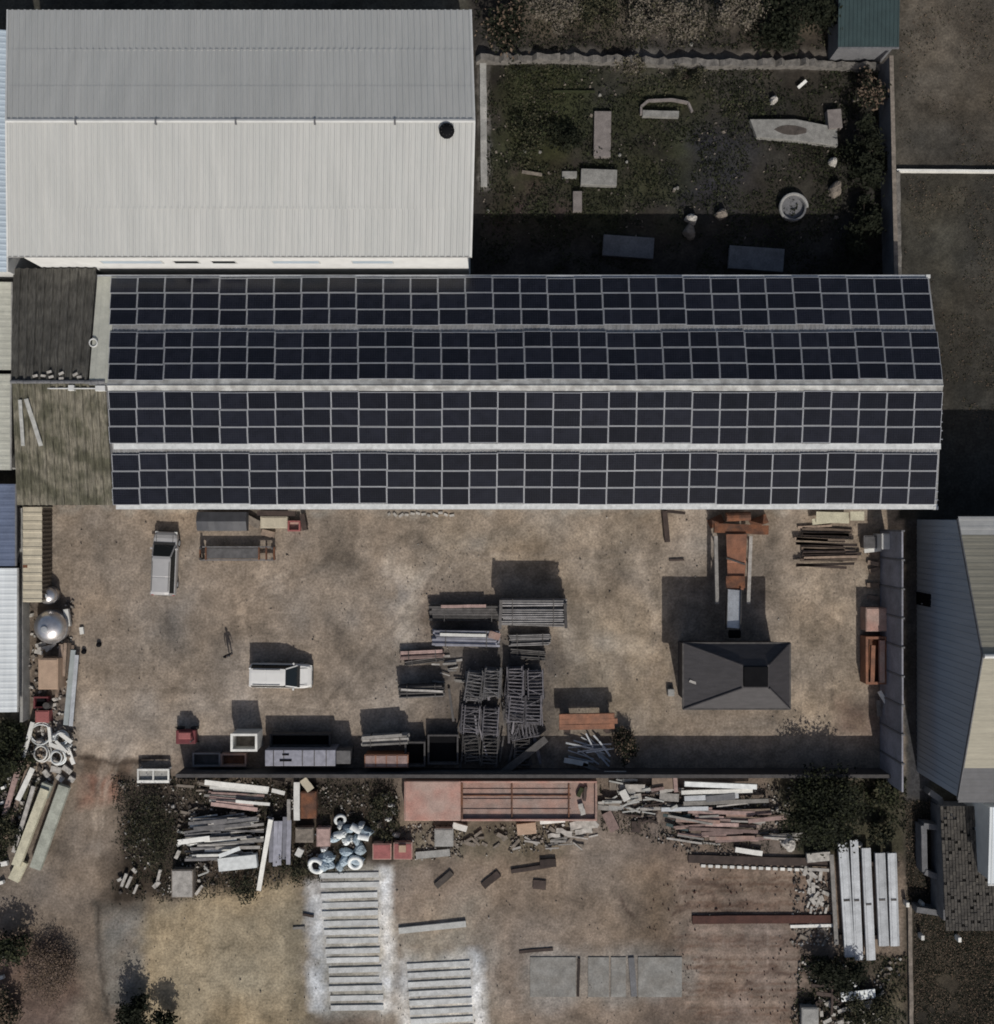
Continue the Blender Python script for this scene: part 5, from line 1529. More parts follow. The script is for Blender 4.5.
# small wooden bits on the bare lower yard
for q, l_ in (((436, 886, 452, 872, 6, .04, .15), 'dark wooden block lying aslant between the red bins and the bare yard'), ((483, 886, 499, 873, 7, .04, .12), 'dark wooden board lying aslant in the middle of the bare lower yard'), ((511, 871, 556, 864, 4, .04, .15), 'long dark timber lying on the bare lower yard'), ((540, 863, 556, 862, 8, .05, .2), 'dark chunk at the end of the long dark timber'), ((533, 884, 546, 885, 9, .04, .1), 'dark square of wood below the long dark timber'), ((519, 952, 553, 949, 3, .03, .06), 'thin dark stick beside the concrete slabs')):
    plank(*q, 'rub_dark' if 'block' in l_ else 'wood_dark', l_, 'wood', 'wood_piece', jit=.03)
for px, py, m_ in ((52, 738, 'plastic_white'), (47, 746, 'rub_pale'), (66, 747, 'plastic_white'), (38, 742, 'rub_pale'), (57, 748, 'rub_mid'), (49, 760, 'rub_pale'), (68, 757, 'rub_mid')):
    lump(px, py, random.uniform(3, 5), random.uniform(2.5, 4), .5, m_, {'plastic_white': 'white crumpled sack among the hoops of the corner heap', 'rub_pale': 'pale stone lump among the hoops of the corner heap', 'rub_mid': 'brown stone lump among the hoops of the corner heap'}[m_], 'sack' if m_ == 'plastic_white' else 'stone', 'sack' if m_ == 'plastic_white' else 'stone', {'plastic_white': 'white sacks in the corner heap', 'rub_pale': 'pale stones in the corner heap', 'rub_mid': 'brown stones in the corner heap'}[m_], 21, .1)
# rows of cast concrete rails
for i in range(15):
    yy = 876 + i * 9.4 + random.uniform(-.8, .8)
    xo = (i * .9) + random.uniform(-1.5, 1.5)
    plank(320 + xo * .9, yy + random.uniform(-.5, .5), 378 + xo * .3 + random.uniform(-2, 2), yy - 1.2, 5.2, .0, .07 if i % 2 else .11, 'concrete_rail', 'pale concrete rail in the long row cast beside the sandy ground', 'concrete rail', 'concrete_rail', 'concrete rails in the long row', segs=1)
for i in range(8):
    yy = 965 + i * 9.2
    plank(407 + i * .6, yy + 1, 470 + i * .5, yy - 2.2, 5.2, .0, .10, 'concrete_rail', 'pale concrete rail in the short row at the bottom edge', 'concrete rail', 'concrete_rail', 'concrete rails in the short row', segs=1)
plank(399, 930, 466, 923, 6, .02, .2, 'concrete_pale', 'single long concrete rail lying above the short row', 'concrete rail', 'concrete_rail', segs=1)
plank(303, 914, 314, 916, 2.4, .02, .12, 'wood_dark', 'small dark peg beside the long row of rails, upper', 'peg', 'peg')
plank(293, 928, 305, 927, 2.4, .02, .1, 'wood_grey', 'small grey peg beside the long row of rails, lower', 'peg', 'peg')
# paving slabs
for (xa_, xb_, l_) in ((530, 576, 'square grey concrete slab with a gap beside it, nearest the rail rows'), (588, 609, 'narrow mottled concrete slab after the dark gap'), (611, 626, 'narrow smooth concrete slab in the middle of the slab row'), (638, 682, 'square grey concrete slab at the far end from the rail rows')):
    x0, y1 = P(xa_, 957, .05)
    x1, y0 = P(xb_, 997, .05)
    o = MB().box(x0, y0, -.03, x1, y1, .075).build('concrete_slab', M['slab_grey'], bevel=.015)
    tag(o, l_, 'slab')
plank(579, 958, 578, 996, 2.5, .02, .1, 'wood_dark', 'dark strip in the gap between the grey slabs', 'strip', 'strip')
plank(631, 957, 634, 996, 6, .02, .12, 'concrete_dark', 'dark concrete channel between the narrow slab and the far slab', 'channel', 'channel')

# ================================================================ PIPES, PLANKS AND CHANNELS AT THE LOWER EAST
plank(684, 783, 756, 786, 5, .8, .3, 'plastic_white', 'brightest thick white pipe at the top of the pipe pile', 'pipe', 'thick_pipe', segs=1, jit=0)
plank(681, 792, 752, 790, 4, .6, .2, 'white_board', 'pale beam just below the brightest white pipe', 'beam', 'pale_beam')
plank(684, 798, 738, 795, 5, .5, .2, 'steel_light', 'grey metal beam third down in the pipe pile', 'beam', 'metal_beam')
plank(683, 803, 768, 800, 4, .4, .2, 'wood_grey', 'long grey timber fourth down in the pipe pile', 'timber', 'timber')
plank(706, 799, 735, 796, 6, .75, .1, 'concrete_dark', 'dark patch board lying across the grey metal beam', 'board', 'board')
plank(661, 809, 708, 808, 4, .4, .15, 'steel_light', 'pale metal strip reaching out of the pipe pile', 'strip', 'strip')
for i in range(26):
    yy = 808 + random.uniform(0, 34)
    a0 = 668 + random.uniform(0, 60)
    ln = random.uniform(25, 70)
    sl = random.uniform(-.10, .05)
    m, l_, g_ = (('wood_pink', 'pinkish plank in the spread below the white pipes', 'pinkish planks below the pipes'), ('pink_rust', 'rusty bar in the spread below the white pipes', 'rusty bars below the pipes'), ('wood', 'brown plank in the spread below the white pipes', 'brown planks below the pipes'))[(0, 0, 1, 0, 2)[i % 5]]
    plank(a0, yy, min(790, a0 + ln), yy + ln * sl, random.uniform(1.8, 4), .1 + .35 * random.random(), .1, m, l_, 'bar' if m == 'pink_rust' else 'plank', 'bar' if m == 'pink_rust' else 'plank', g_)
plank(748, 821, 786, 817, 4, .7, .1, 'wood_pink', 'palest pink plank on top of the spread near the big dark tree', 'plank')
plank(735, 849, 762, 853, 5, .2, .15, 'white_board', 'small whitish board just above the long dark sleeper', 'board', 'board')
for q in ((663, 815, 690, 818, 3, .3, .1), (666, 824, 688, 830, 3, .2, .1), (672, 819, 690, 815, 3, .25, .1)):
    plank(*q, 'teal', 'teal batten at the outer end of the plank spread', 'batten', 'batten', 'teal battens by the plank spread')
# heap between truck tail and pipes
plank(604, 774, 626, 774, 6, 1.0, .15, 'white_board', 'white board laid over the heap past the truck tail', 'board', 'board')
plank(622, 790, 627, 800, 7, .6, .15, 'white_board', 'pale upright board in the heap past the truck tail', 'board', 'board')
t = thing('pallet_frame', 'pale square timber frame on the heap near the white pipes', 'frame', (*P(664, 783), .1))
for q in ((651, 776, 677, 776, 3), (675, 777, 676, 792, 4), (651, 790, 664, 788, 3)):
    a, b = V(q[0], q[1], .7), V(q[2], q[3], .7)
    MB().beam(a, b, q[4] * .075, .12).build('rail', M['wood_pink'], t)
MB().box(*P(652, 789, .5), .1, P(674, 0, .5)[0], P(0, 778, .5)[1], .55).build('deck', M['wood'], t)
for i in range(16):
    px, py = 606 + random.uniform(0, 68), 783 + random.uniform(0, 26)
    a = random.uniform(-25, 25)
    l = random.uniform(6, 13)
    m = ('concrete', 'rub_mid', 'wood_grey', 'rub_pale')[i % 4]
    plank(px - l, py + a * .06, px + l, py - a * .06, random.uniform(3, 8), .1 + .3 * random.random(), .12, m, {'concrete': 'grey slab piece in the heap past the truck tail', 'rub_mid': 'brown panel piece in the heap past the truck tail', 'wood_grey': 'weathered board in the heap past the truck tail', 'rub_pale': 'pale panel piece in the heap past the truck tail'}[m], {'concrete': 'slab', 'wood_grey': 'board'}.get(m, 'panel'), {'concrete': 'slab_piece', 'wood_grey': 'board'}.get(m, 'panel_piece'), {'concrete': 'grey slab pieces past the truck tail', 'rub_mid': 'brown panel pieces past the truck tail', 'wood_grey': 'weathered boards past the truck tail', 'rub_pale': 'pale panel pieces past the truck tail'}[m])
plank(606, 812, 615, 830, 10, .1, .15, 'wood_pink', 'pinkish sheet lying below the heap past the truck tail', 'sheet', 'sheet')
plank(636, 821, 636, 832, 9, .05, .12, 'wood_dark', 'small dark square board on the ground below the heap', 'board', 'board')
plank(640, 809, 700, 806, 3, .2, .1, 'wood_grey', 'long grey batten along the foot of the heap', 'batten', 'batten')
# dark sleepers with the white dotted rail
plank(688, 858, 833, 862, 8, .0, .2, 'wood_dark', 'long dark sleeper with a white dotted rail beside it', 'sleeper', 'sleeper', segs=8)
plank(692, 919, 834, 918, 8, .0, .2, 'rust_dark', 'long dark sleeper farther down, without any dotted rail', 'sleeper', 'sleeper', segs=8)
t = thing('spacer_rail', 'thin rail of white spacers lying along the dark sleeper', 'rail', (*P(750, 867), 0))
MB().beam(V(700, 865.5, .06), V(800, 869.5, .06), .12, .06).build('bar', M['rub_mid'], t)
for i in range(14):
    px = 701 + i * 7.2
    MB().beam(V(px, 865.6 + i * .29, .12), V(px + 4.4, 865.8 + i * .29, .12), .22, .12).build('spacer', M['white_board'], t)
lump(791, 845, 7, 8, .7, 'rub_pale', 'pale rounded sack beside the big dark tree', 'sack', 'sack', None, 9)
plank(806, 857, 829, 855, 9, .3, .3, 'rub_pale', 'pale broken block at the head of the metal channels', 'block', 'block')
plank(808, 869, 829, 870, 3, .3, .1, 'wood_grey', 'grey batten below the pale broken block', 'batten', 'batten')
plank(790, 926, 834, 925, 3, .1, .12, 'white_board', 'white rail lying by the foot of the channels', 'rail', 'rail')
plank(831, 854, 836, 944, 4, .5, .15, 'wood_grey', 'slim pale pole beside the metal channels', 'pole', 'pole', segs=1)
stick_heap(815, 890, 26, 40, 22, 'rub_pale', 'whitish scrap strewn beside the slim pale pole', 'scrap', 'scrap', 'scraps beside the pale pole', 0, 90, 4, 11, .2, (2, 4), .08)
stick_heap(812, 935, 40, 16, 12, 'rub_mid', 'brown scrap strewn below the white rail', 'scrap', 'scrap', 'scraps below the white rail', 0, 90, 4, 12, .15, (2, 4), .08)
def channel(px0, py0, px1, py1, wpx, z, label):
    a, b = V(px0, py0, z + .35), V(px1, py1, z + .35)
    w = wpx * .076
    t = thing('metal_channel', label, 'channel', (*((a + b) / 2).xy, z), group='five pale metal channels')
    d = (b - a).normalized()
    s = Vector((d.y, -d.x, 0))
    MB().beam(a, b, w * .5, .1).build('web', M['steel_light'], t)
    for e in (-1, 1):
        MB().beam(a + s * w * .38 * e + Vector((0, 0, -.12)), b + s * w * .38 * e + Vector((0, 0, -.12)), w * .24, .3).build('flange', M['steel_light'], t)
    m_ = (a + b) / 2
    MB().beam(m_ - s * w * .3 + Vector((0, 0, .06)), m_ + s * w * .3 + Vector((0, 0, .06)), .14, .05).build('bracket', M['steel_dark'], t)
    return t
for q, l_ in (((843, 843, 850, 957, 10), 'pale metal channel beside the slim pole, outermost of the five'), ((854, 840, 859, 960, 8), 'narrowest pale metal channel, second from the slim pole'), ((866, 848, 871, 960, 9), 'pale metal channel in the middle of the five'), ((880, 853, 884, 946, 10), 'shorter pale metal channel, second from the fence line'), ((892, 853, 895, 946, 9), 'shorter pale metal channel nearest the fence line')):
    channel(*q, .35, l_)
for yy in (862, 935):
    plank(838, yy, 898, yy + 1, 4, .0, .34, 'wood_dark', 'dark bearer under the metal channels, near their ' + ('head' if yy < 900 else 'foot'), 'bearer', 'bearer', segs=1)
lump(860, 846, 4, 3, .6, 'rub_pale', 'small pale stone at the head of the metal channels', 'stone', 'stone', None, 5)
plank(841, 997, 875, 993, 9, .5, .08, 'plastic_white', 'bright white board on the dark heap at the bottom edge', 'board', 'board')
plank(848, 979, 856, 986, 3, .6, .08, 'white_board', 'small white batten above the bright white board', 'batten', 'batten')
crate(802, 1008, 818, 1030, .7, 'concrete', 'grey concrete box at the bottom edge by the dark heap', 'box', 'box', False)
stick_heap(850, 1012, 60, 22, 22, 'rub_pale', 'pale scrap in the dark heap at the bottom edge', 'scrap', 'scrap', 'pale scraps in the bottom heap', 0, 90, 4, 10, .3, (2.5, 5), .1)
stick_heap(845, 985, 60, 40, 16, 'wood_dark', 'black timber in the dark heap at the bottom edge', 'timber', 'timber', 'black timbers in the bottom heap', 0, 90, 10, 26, .5, (2, 4), .1)
for i, (px, py) in enumerate(((908, 905), (923, 905), (923, 938), (960, 940))):
    x, y = P(px, py, .7)
    o = MB().box(x - .12, y - .18, 0, x + .12, y + .18, .7).build('marker_post', M['white_board'], bevel=.02)
    tag(o, ('white stub post at the top of the brown kerb strip', 'white stub post inside the hook of the bent wall', 'white stub post just below the bent wall', 'white stub post out on the grassy strip')[i], 'post')

# ================================================================ OVERGROWN LOT
def flat(px0, py0, px1, py1, h, m, label, cat, name, ang=0, bev=.03):
    x0, y1 = P(px0, py0, h)
    x1, y0 = P(px1, py1, h)
    cx, cy = (x0 + x1) / 2, (y0 + y1) / 2
    o = MB().box(-(x1 - x0) / 2, -(y1 - y0) / 2, 0, (x1 - x0) / 2, (y1 - y0) / 2, h).build(name, M[m], origin=(0, 0, 0), bevel=bev)
    o.location = (cx, cy, 0)
    o.rotation_euler = (0, 0, R(ang))
    return tag(o, label, cat)
flat(581, 169, 617, 185, .6, 'lot_pale', 'pale rectangular slab in the middle of the overgrown lot', 'slab', 'slab', -2)
flat(562, 171, 577, 178, .3, 'lot_pale', 'small grey slab next to the pale rectangular slab', 'slab', 'slab')
flat(573, 191, 582, 211, .5, 'concrete_dusk', 'narrow upright grey slab below the pale rectangular slab', 'slab', 'slab')
flat(594, 111, 611, 157, .4, 'concrete_dusk', 'long dusty pink slab standing lengthways in the overgrown lot', 'slab', 'slab', -1)
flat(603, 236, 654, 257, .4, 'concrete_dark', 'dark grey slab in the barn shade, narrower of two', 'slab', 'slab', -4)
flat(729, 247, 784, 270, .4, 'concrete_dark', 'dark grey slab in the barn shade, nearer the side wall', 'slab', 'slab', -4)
t = thing('pale_trough', 'long tapering pale concrete slab with a dark hollow in it', 'slab', (*P(795, 133), 0))
cp = [V(750, 119, .5), V(757, 137, .5), V(800, 141, .5), V(838, 146, .5), V(837, 127, .5), V(796, 119, .5)]
bt = [p + Vector((0, 0, -.6)) for p in cp]
MB().loft([bt, cp]).build('body', M['lot_pale'], t, bevel=.04)
cx, cy = P(791, 130, .5)
MB().loft([[(cx + 1.2 * math.cos(a * .449) * (1 + .1 * math.sin(a * 2)), cy + .38 * math.sin(a * .449) - .06 * math.cos(a * .449), z) for a in range(14)] for z in (.48, .507)]).build('hollow', M['rub_dark'], t)
flat(828, 109, 842, 128, .7, 'concrete_dusk', 'dull grey block at the end of the long tapering slab', 'block', 'block', 5)
x, y = P(794, 207, .6)
t = thing('well_ring', 'round concrete well ring in the overgrown lot', 'well ring', (x, y, 0))
MB().torus((x, y, .55), 1.02, .12, 28, 6, arc=.62, axis=None).build('rim', M['concrete'], t)
MB().lathe((x, y, 0), [(1.0, 0), (1.0, .45), (.86, .45), (.86, .1), (.05, .08)], 28).build('shell', M['concrete_dark'], t)
mb = MB()
oval = [(641, 115), (641, 107), (648, 101), (672, 100), (688, 103), (692, 112)]
for a, b in zip(oval, oval[1:]):
    mb.beam(V(*a, .3), V(*b, .3), .16, .3)
tag(mb.build('curved_kerb', M['concrete_dusk']), 'thin curved kerb in the overgrown lot', 'kerb')
plank(642, 115, 678, 116, 6, .1, .4, 'lot_pale', 'pale beam lying along the curved kerb', 'beam', 'concrete_beam')
lump(693, 217, 6, 5, .9, 'rub_pale', 'pale rubble lump in the middle of the lot, upper of two', 'rubble', 'rubble_lump', None, 1)
lump(691, 230, 6, 7, .8, 'rub_mid', 'brownish rubble lump just below the pale lump', 'rubble', 'rubble_lump', None, 2)
lump(723, 212, 6, 5, .8, 'rub_mid', 'brownish rubble lump between the pale lump and the well ring', 'rubble', 'rubble_lump', None, 3)
lump(835, 160, 4, 5, .7, 'rub_pale', 'small bright boulder near the end of the long tapering slab', 'boulder', 'boulder', None, 4)
lump(775, 98, 4, 4, .6, 'rub_pale', 'small bright boulder above the long tapering slab', 'boulder', 'boulder', None, 5)
lump(838, 187, 6, 9, .8, 'rub_mid', 'brown boulder near the side wall of the lot', 'boulder', 'boulder', None, 6)
plank(798, 88, 806, 81, 3, .3, .1, 'white_board', 'small white stick above the long tapering slab', 'stick', 'stick')
for px, py in ((620, 154), (627, 161), (675, 188), (678, 187), (608, 124), (600, 94), (525, 150), (540, 151), (692, 14), (692, 43), (552, 14), (488, 210)):
    lump(px, py, 1.6, 1.5, .3, 'lot_pale', 'small white stone scattered over the overgrown lot', 'stone', 'stone', 'white stones in the overgrown lot', 8)
plank(553, 92, 595, 92, 2, .15, .12, 'leaf_mid', 'mossy edging strip across the green patch of the lot', 'strip', 'strip')
plank(522, 172, 542, 175, 3, .15, .12, 'rub_mid', 'brown edging strip below the green patch of the lot', 'strip', 'strip')

for i in range(12):
    px = 388 + i * 5.6
    plank(px, 514 + random.uniform(-1.5, 3), px + random.uniform(2, 6), 514 + random.uniform(-1.5, 3), 2.4, .02, .1, 'rub_pale', 'whitish litter scrap under the barn eave on the open yard', 'scrap', 'scrap', 'whitish scraps under the barn eave')

stick_heap(225, 806, 80, 46, 26, 'rub_mid', 'short brown offcut scattered round the main plank heap', 'offcut', 'offcut', 'brown offcuts in the plank heap', 0, 40, 6, 18, .5, (1.5, 3.2), .08)
stick_heap(205, 850, 60, 50, 16, 'plank_pale', 'short pale offcut scattered at the open end of the main plank heap', 'offcut', 'offcut', 'pale offcuts in the plank heap', 10, 50, 5, 14, .4, (1.5, 3), .08)
stick_heap(640, 795, 76, 36, 26, 'plank_pale', 'short pale stick in the tangle past the truck tail', 'stick', 'stick', 'pale sticks past the truck tail', 0, 30, 6, 20, .6, (1.2, 2.6), .07)
stick_heap(650, 806, 80, 40, 20, 'wood_dark', 'short dark stick in the tangle past the truck tail', 'stick', 'stick', 'dark sticks past the truck tail', 0, 35, 8, 24, .5, (1.2, 2.6), .07)
stick_heap(505, 838, 150, 16, 22, 'rub_mid', 'brown scrap in the litter along the foot of the pink truck body', 'scrap', 'scrap', 'brown scraps along the truck body', 0, 60, 4, 12, .2, (2, 4), .08)
stick_heap(735, 826, 120, 44, 22, 'wood_grey', 'thin weathered batten in the spread below the white pipes', 'batten', 'batten', 'weathered battens below the pipes', 3, 10, 16, 50, .5, (1.2, 2.2), .07)
# ================================================================ VEGETATION
def leaf_cloud(mb, pts, size, mats):
    for p in pts:
        n = Vector((random.gauss(0, .5), random.gauss(0, .5), 1)).normalized()
        a = n.orthogonal().normalized()
        a.rotate(Matrix.Rotation(random.uniform(0, 6.28), 3, n))
        b = n.cross(a)
        s = size * random.uniform(.6, 1.35)
        p = Vector(p)
        mb.add([p + a * s, p + b * s * .55 + n * s * .12, p - a * s, p - b * s * .55 + n * s * .1], [(0, 1, 2, 3)], random.choice(mats))

def tree(px, py, rx, ry, h, mats, label, name='tree', cat='tree', group=None, n=2200, size=.16, clumps=16, weights=None, base_z=.25, bare=0.0):
    """rx, ry in photo pixels; h in metres"""
    hc = h * .6
    k = (1 - hc / H) / S
    x, y = P(px, py, hc)
    rx, ry = rx * k, ry * k
    t = thing(name, label, cat, (x, y, 0), group)
    tb = MB()
    rt = max(.05, h * .03)
    prev = Vector((x, y, -.1))
    for i in range(4):
        nxt = prev + Vector((random.uniform(-.08, .08), random.uniform(-.08, .08), h * .16))
        tb.tube(prev, nxt, rt * (1 - i * .18), 7, 0, rt * (1 - (i + 1) * .18))
        prev = nxt
    cl = []
    for i in range(clumps):
        a = random.uniform(0, 6.283)
        f = math.sqrt(random.random()) * .82
        z = h * (base_z + (1 - base_z) * random.uniform(.15, .95) * math.sqrt(max(.05, 1 - f * f * .8)))
        c = Vector((x + rx * f * math.cos(a), y + ry * f * math.sin(a), z))
        cl.append((c, random.uniform(.22, .42) * min(rx, ry)))
        st = Vector((x, y, h * random.uniform(.15, .45)))
        tb.tube(st, c, rt * .42, 5, 0, rt * .1)
        if bare:
            for _ in range(int(6 * bare)):
                e = c + Vector((random.gauss(0, 1), random.gauss(0, 1), random.gauss(.2, .6))) * cl[-1][1] * 1.3
                tb.tube(c, e, rt * .14, 4, 0, rt * .04)
    tb.build('trunk', M['bark'], t)
    cb = MB()
    pts = []
    for i in range(n):
        c, r = random.choices(cl, weights=[q[1] ** 2 for q in cl])[0]
        v = Vector((random.gauss(0, 1), random.gauss(0, 1), random.gauss(0, .7)))
        pts.append(c + v * r * .62)
    pts = [p for p in pts if p.z > .06]
    leaf_cloud(cb, pts, size, [i for i, w in enumerate(weights or [1] * len(mats)) for _ in range(w)])
    o = cb.build('crown', [M[m] for m in mats], t, recalc=False)
    return t

tree(822, 812, 43, 38, 3.6, ['leaf_dark', 'leaf_mid'], 'big dark spreading tree between the pipe pile and the metal channels', n=9000, size=.12, clumps=30, weights=[4, 1])
tree(884, 792, 15, 16, 1.8, ['leaf_olive', 'leaf_dark', 'leaf_mid'], 'olive shrub between the big dark tree and the precast wall', 'shrub', 'shrub', n=1300, size=.13)
tree(880, 836, 15, 11, 1.6, ['leaf_dark', 'leaf_olive'], 'dark shrub above the shorter metal channels', 'shrub', 'shrub', n=900, size=.13)
tree(128, 1015, 20, 22, 2.2, ['leaf_dark'], 'dark pointed tree at the bottom edge by the sandy ground', n=1900, size=.14, clumps=14)
tree(164, 1026, 13, 15, 2.4, ['leaf_dark', 'leaf_mid'], 'small dark shrub at the bottom edge beside the pointed tree', 'shrub', 'shrub', n=900, size=.13)
tree(45, 972, 29, 33, 1.3, ['leaf_brown', 'mound'], 'low dry brown bush at the lower corner of the dirt lane', 'bush', 'bush', n=7500, size=.065, clumps=40, weights=[3, 2], bare=.5)
tree(4, 1008, 18, 22, 1.8, ['leaf_brown', 'leaf_dark'], 'dusky brown bush at the very corner below the dirt lane', 'bush', 'bush', n=1600, size=.11, weights=[3, 2])
tree(9, 948, 20, 20, 2.4, ['leaf_dark', 'leaf_mid'], 'dark green shrub above the dry brown bush', 'shrub', 'shrub', n=1300, size=.13)
tree(9, 752, 20, 32, 2.2, ['leaf_mid', 'leaf_dark'], 'dark green shrub mass just below the white ribbed roof', 'shrub', 'shrub', n=2600, size=.12, clumps=24, weights=[1, 2])
tree(4, 835, 16, 44, 1.4, ['leaf_olive', 'leaf_dark'], 'weedy low shrub behind the long pinkish timber', 'shrub', 'shrub', n=1500, size=.11, weights=[1, 2])
tree(624, 745, 12, 22, 1.5, ['leaf_brown', 'leaf_dark'], 'dark scraggly bush beside the orange girders and the divider wall', 'bush', 'bush', n=1300, size=.09, weights=[1, 2], bare=.6)
tree(836, 974, 30, 20, 2.2, ['leaf_dark'], 'dark shrub at the foot of the metal channels', 'shrub', 'shrub', n=1700, size=.13)
tree(868, 1014, 26, 20, 1.6, ['leaf_dark', 'leaf_olive'], 'dark low bush in the heap at the bottom edge', 'bush', 'bush', n=1100, size=.12)
tree(150, 830, 32, 42, 1.3, ['leaf_dark', 'leaf_olive'], 'dark low bush between the dirt lane and the main plank heap', 'bush', 'bush', n=2600, size=.08, clumps=34, weights=[3, 2])
tree(243, 890, 20, 12, .9, ['leaf_dark', 'leaf_olive'], 'small dark weed bush below the bright slab box', 'bush', 'bush', n=500, size=.09)
tree(292, 868, 16, 14, .9, ['leaf_dark', 'leaf_olive'], 'small dark weed bush below the bluish profiles', 'bush', 'bush', n=500, size=.09)
tree(384, 815, 15, 28, 1.2, ['leaf_dark', 'leaf_olive'], 'dark weed bush between the plastic heap and the truck body', 'bush', 'bush', n=900, size=.09)
# bushes beyond the overgrown lot
for q in ((552, 14, 34, 22, 3.2, 'pale dry bush beyond the stone wall, the one next to the warehouse', .9), (604, 8, 22, 20, 2.8, 'low olive bush beyond the stone wall between two pale dry ones', .4), (648, 12, 26, 22, 3.2, 'pale dry bush beyond the middle of the stone wall', .9), (686, 16, 22, 22, 2.8, 'brightest pale bush beyond the stone wall', 1.0), (734, 10, 28, 22, 3.0, 'dry grey bush beyond the stone wall towards the teal shed', .8)):
    mm = ['leaf_dry', 'leaf_olive', 'leaf_dark'] if q[6] > .5 else ['leaf_olive', 'leaf_dark']
    tree(*q[:5], mm, q[5], 'bush', 'bush', 'bushes beyond the overgrown lot', n=2600, size=.095, clumps=12, weights=[5, 1, 1] if q[6] > .5 else [2, 2], bare=.6)
tree(795, 16, 42, 32, 3.6, ['leaf_dark'], 'black green tree next to the teal shed', n=3000, size=.16, clumps=20)
tree(504, 20, 26, 26, 3.0, ['leaf_dark', 'leaf_brown'], 'dark bush in the warehouse shade', 'bush', 'bush', n=1300, size=.14, weights=[3, 1])
tree(869, 150, 20, 46, 3.2, ['leaf_dark'], 'dark tree against the side wall of the overgrown lot, beside the long tapering slab', n=2600, size=.15, clumps=20)
tree(866, 230, 18, 40, 3.0, ['leaf_dark'], 'dark tree against the side wall of the overgrown lot, in the barn shade', n=2000, size=.15, clumps=16)
tree(868, 86, 18, 22, 2.4, ['leaf_dark', 'leaf_brown'], 'dusky bush in the upper corner of the overgrown lot', 'bush', 'bush', n=1000, size=.13)
tree(530, 132, 20, 22, 1.2, ['leaf_mid', 'leaf_dark', 'leaf_olive'], 'green bush in the overgrown lot near the warehouse', 'bush', 'bush', n=1100, size=.1)
tree(565, 140, 15, 18, 1.6, ['leaf_dark'], 'black green bush beside the long dusty pink slab', 'bush', 'bush', n=900, size=.11)
tree(630, 66, 18, 10, 1.2, ['leaf_dry', 'leaf_olive'], 'pale tuft on the stone wall of the overgrown lot', 'bush', 'bush', n=600, size=.09)
tree(690, 76, 22, 12, 1.2, ['leaf_olive', 'leaf_dark'], 'yellowish tuft below the stone wall of the overgrown lot', 'bush', 'bush', n=600, size=.09)

# weeds and ground litter: nobody could count them
def in_poly(x, y, pts):
    c = False
    n = len(pts)
    for i in range(n):
        ax, ay = pts[i]
        bx, by = pts[(i + 1) % n]
        if (ay > y) != (by > y) and x < (bx - ax) * (y - ay) / (by - ay) + ax:
            c = not c
    return c

def scatter(polys, n):
    out = []
    for poly, share in polys:
        xs, ys = [p[0] for p in poly], [p[1] for p in poly]
        k = 0
        while k < n * share:
            x, y = random.uniform(min(xs), max(xs)), random.uniform(min(ys), max(ys))
            if in_poly(x, y, poly):
                out.append(P(x, y))
                k += 1
    return out

def clumped(pts, keep, seed):
    a = np.array(pts)
    f = fbm(a[:, 0], a[:, 1], .55, 3, seed)
    th = np.quantile(f, 1 - keep)
    return a[f > th]

def weeds(name, label, polys, n, size, hmax, mats, keep=.6, seed=400):
    mb = MB()
    w = clumped(scatter(polys, n), keep, seed)
    hh = fbm(w[:, 0], w[:, 1], .8, 3, seed + 9)
    leaf_cloud(mb, [(x, y, .04 + hmax * max(0, q - .3) * random.random() * 1.6) for (x, y), q in zip(w, hh)], size, list(range(len(mats))))
    o = mb.build(name, [M[m] for m in mats], recalc=False)
    tag(o, label, 'weeds', kind='stuff')

weeds('lot_weeds', 'dark weeds covering the overgrown lot', [([(480, 60), (885, 66), (890, 276), (480, 276)], 1)], 24000, .085, .5, ['leaf_dark', 'leaf_dark', 'leaf_mid'], .62, 410)
weeds('lot_grass', 'green grass patches in the overgrown lot', [([(505, 64), (588, 64), (580, 130), (545, 185), (512, 160)], .8), ([(610, 62), (760, 62), (770, 110), (620, 130)], .5)], 3200, .10, .35, ['leaf_mid', 'leaf_olive'], .6, 420)
weeds('lot_moss', 'low green and brown plants spread over the overgrown lot', [([(484, 66), (860, 70), (850, 225), (484, 225)], 1)], 11000, .10, .7, ['leaf_mid', 'leaf_dark', 'leaf_dark', 'leaf_dark'], .4, 424)
weeds('far_weeds', 'dark weeds beyond the stone wall', [([(475, -20), (840, -20), (840, 50), (475, 50)], 1)], 8000, .09, .7, ['leaf_dark', 'leaf_dark', 'leaf_olive', 'leaf_dark'], .75, 430)
weeds('field_weeds', 'sparse weeds over the dark field', [([(900, 0), (994, 0), (994, 166), (900, 166)], .5), ([(904, 176), (994, 176), (994, 430), (904, 430)], 1)], 3600, .06, .12, ['leaf_dark', 'leaf_olive', 'leaf_brown'], .5, 440)
weeds('yard_weeds', 'weeds round the plank heaps', [([(112, 775), (400, 780), (400, 850), (310, 885), (190, 900), (112, 905)], 1), ([(600, 780), (770, 800), (770, 855), (600, 830)], .25)], 11000, .07, .5, ['leaf_dark', 'leaf_olive', 'leaf_dark', 'leaf_dark'], .7, 450)
weeds('corner_weeds', 'weeds at the foot of the precast wall and the fence line', [([(770, 776), (906, 776), (906, 850), (780, 850)], .8), ([(800, 955), (906, 955), (906, 1024), (790, 1024)], .6)], 3600, .10, .5, ['leaf_dark', 'leaf_mid', 'leaf_dark'], .7, 460)
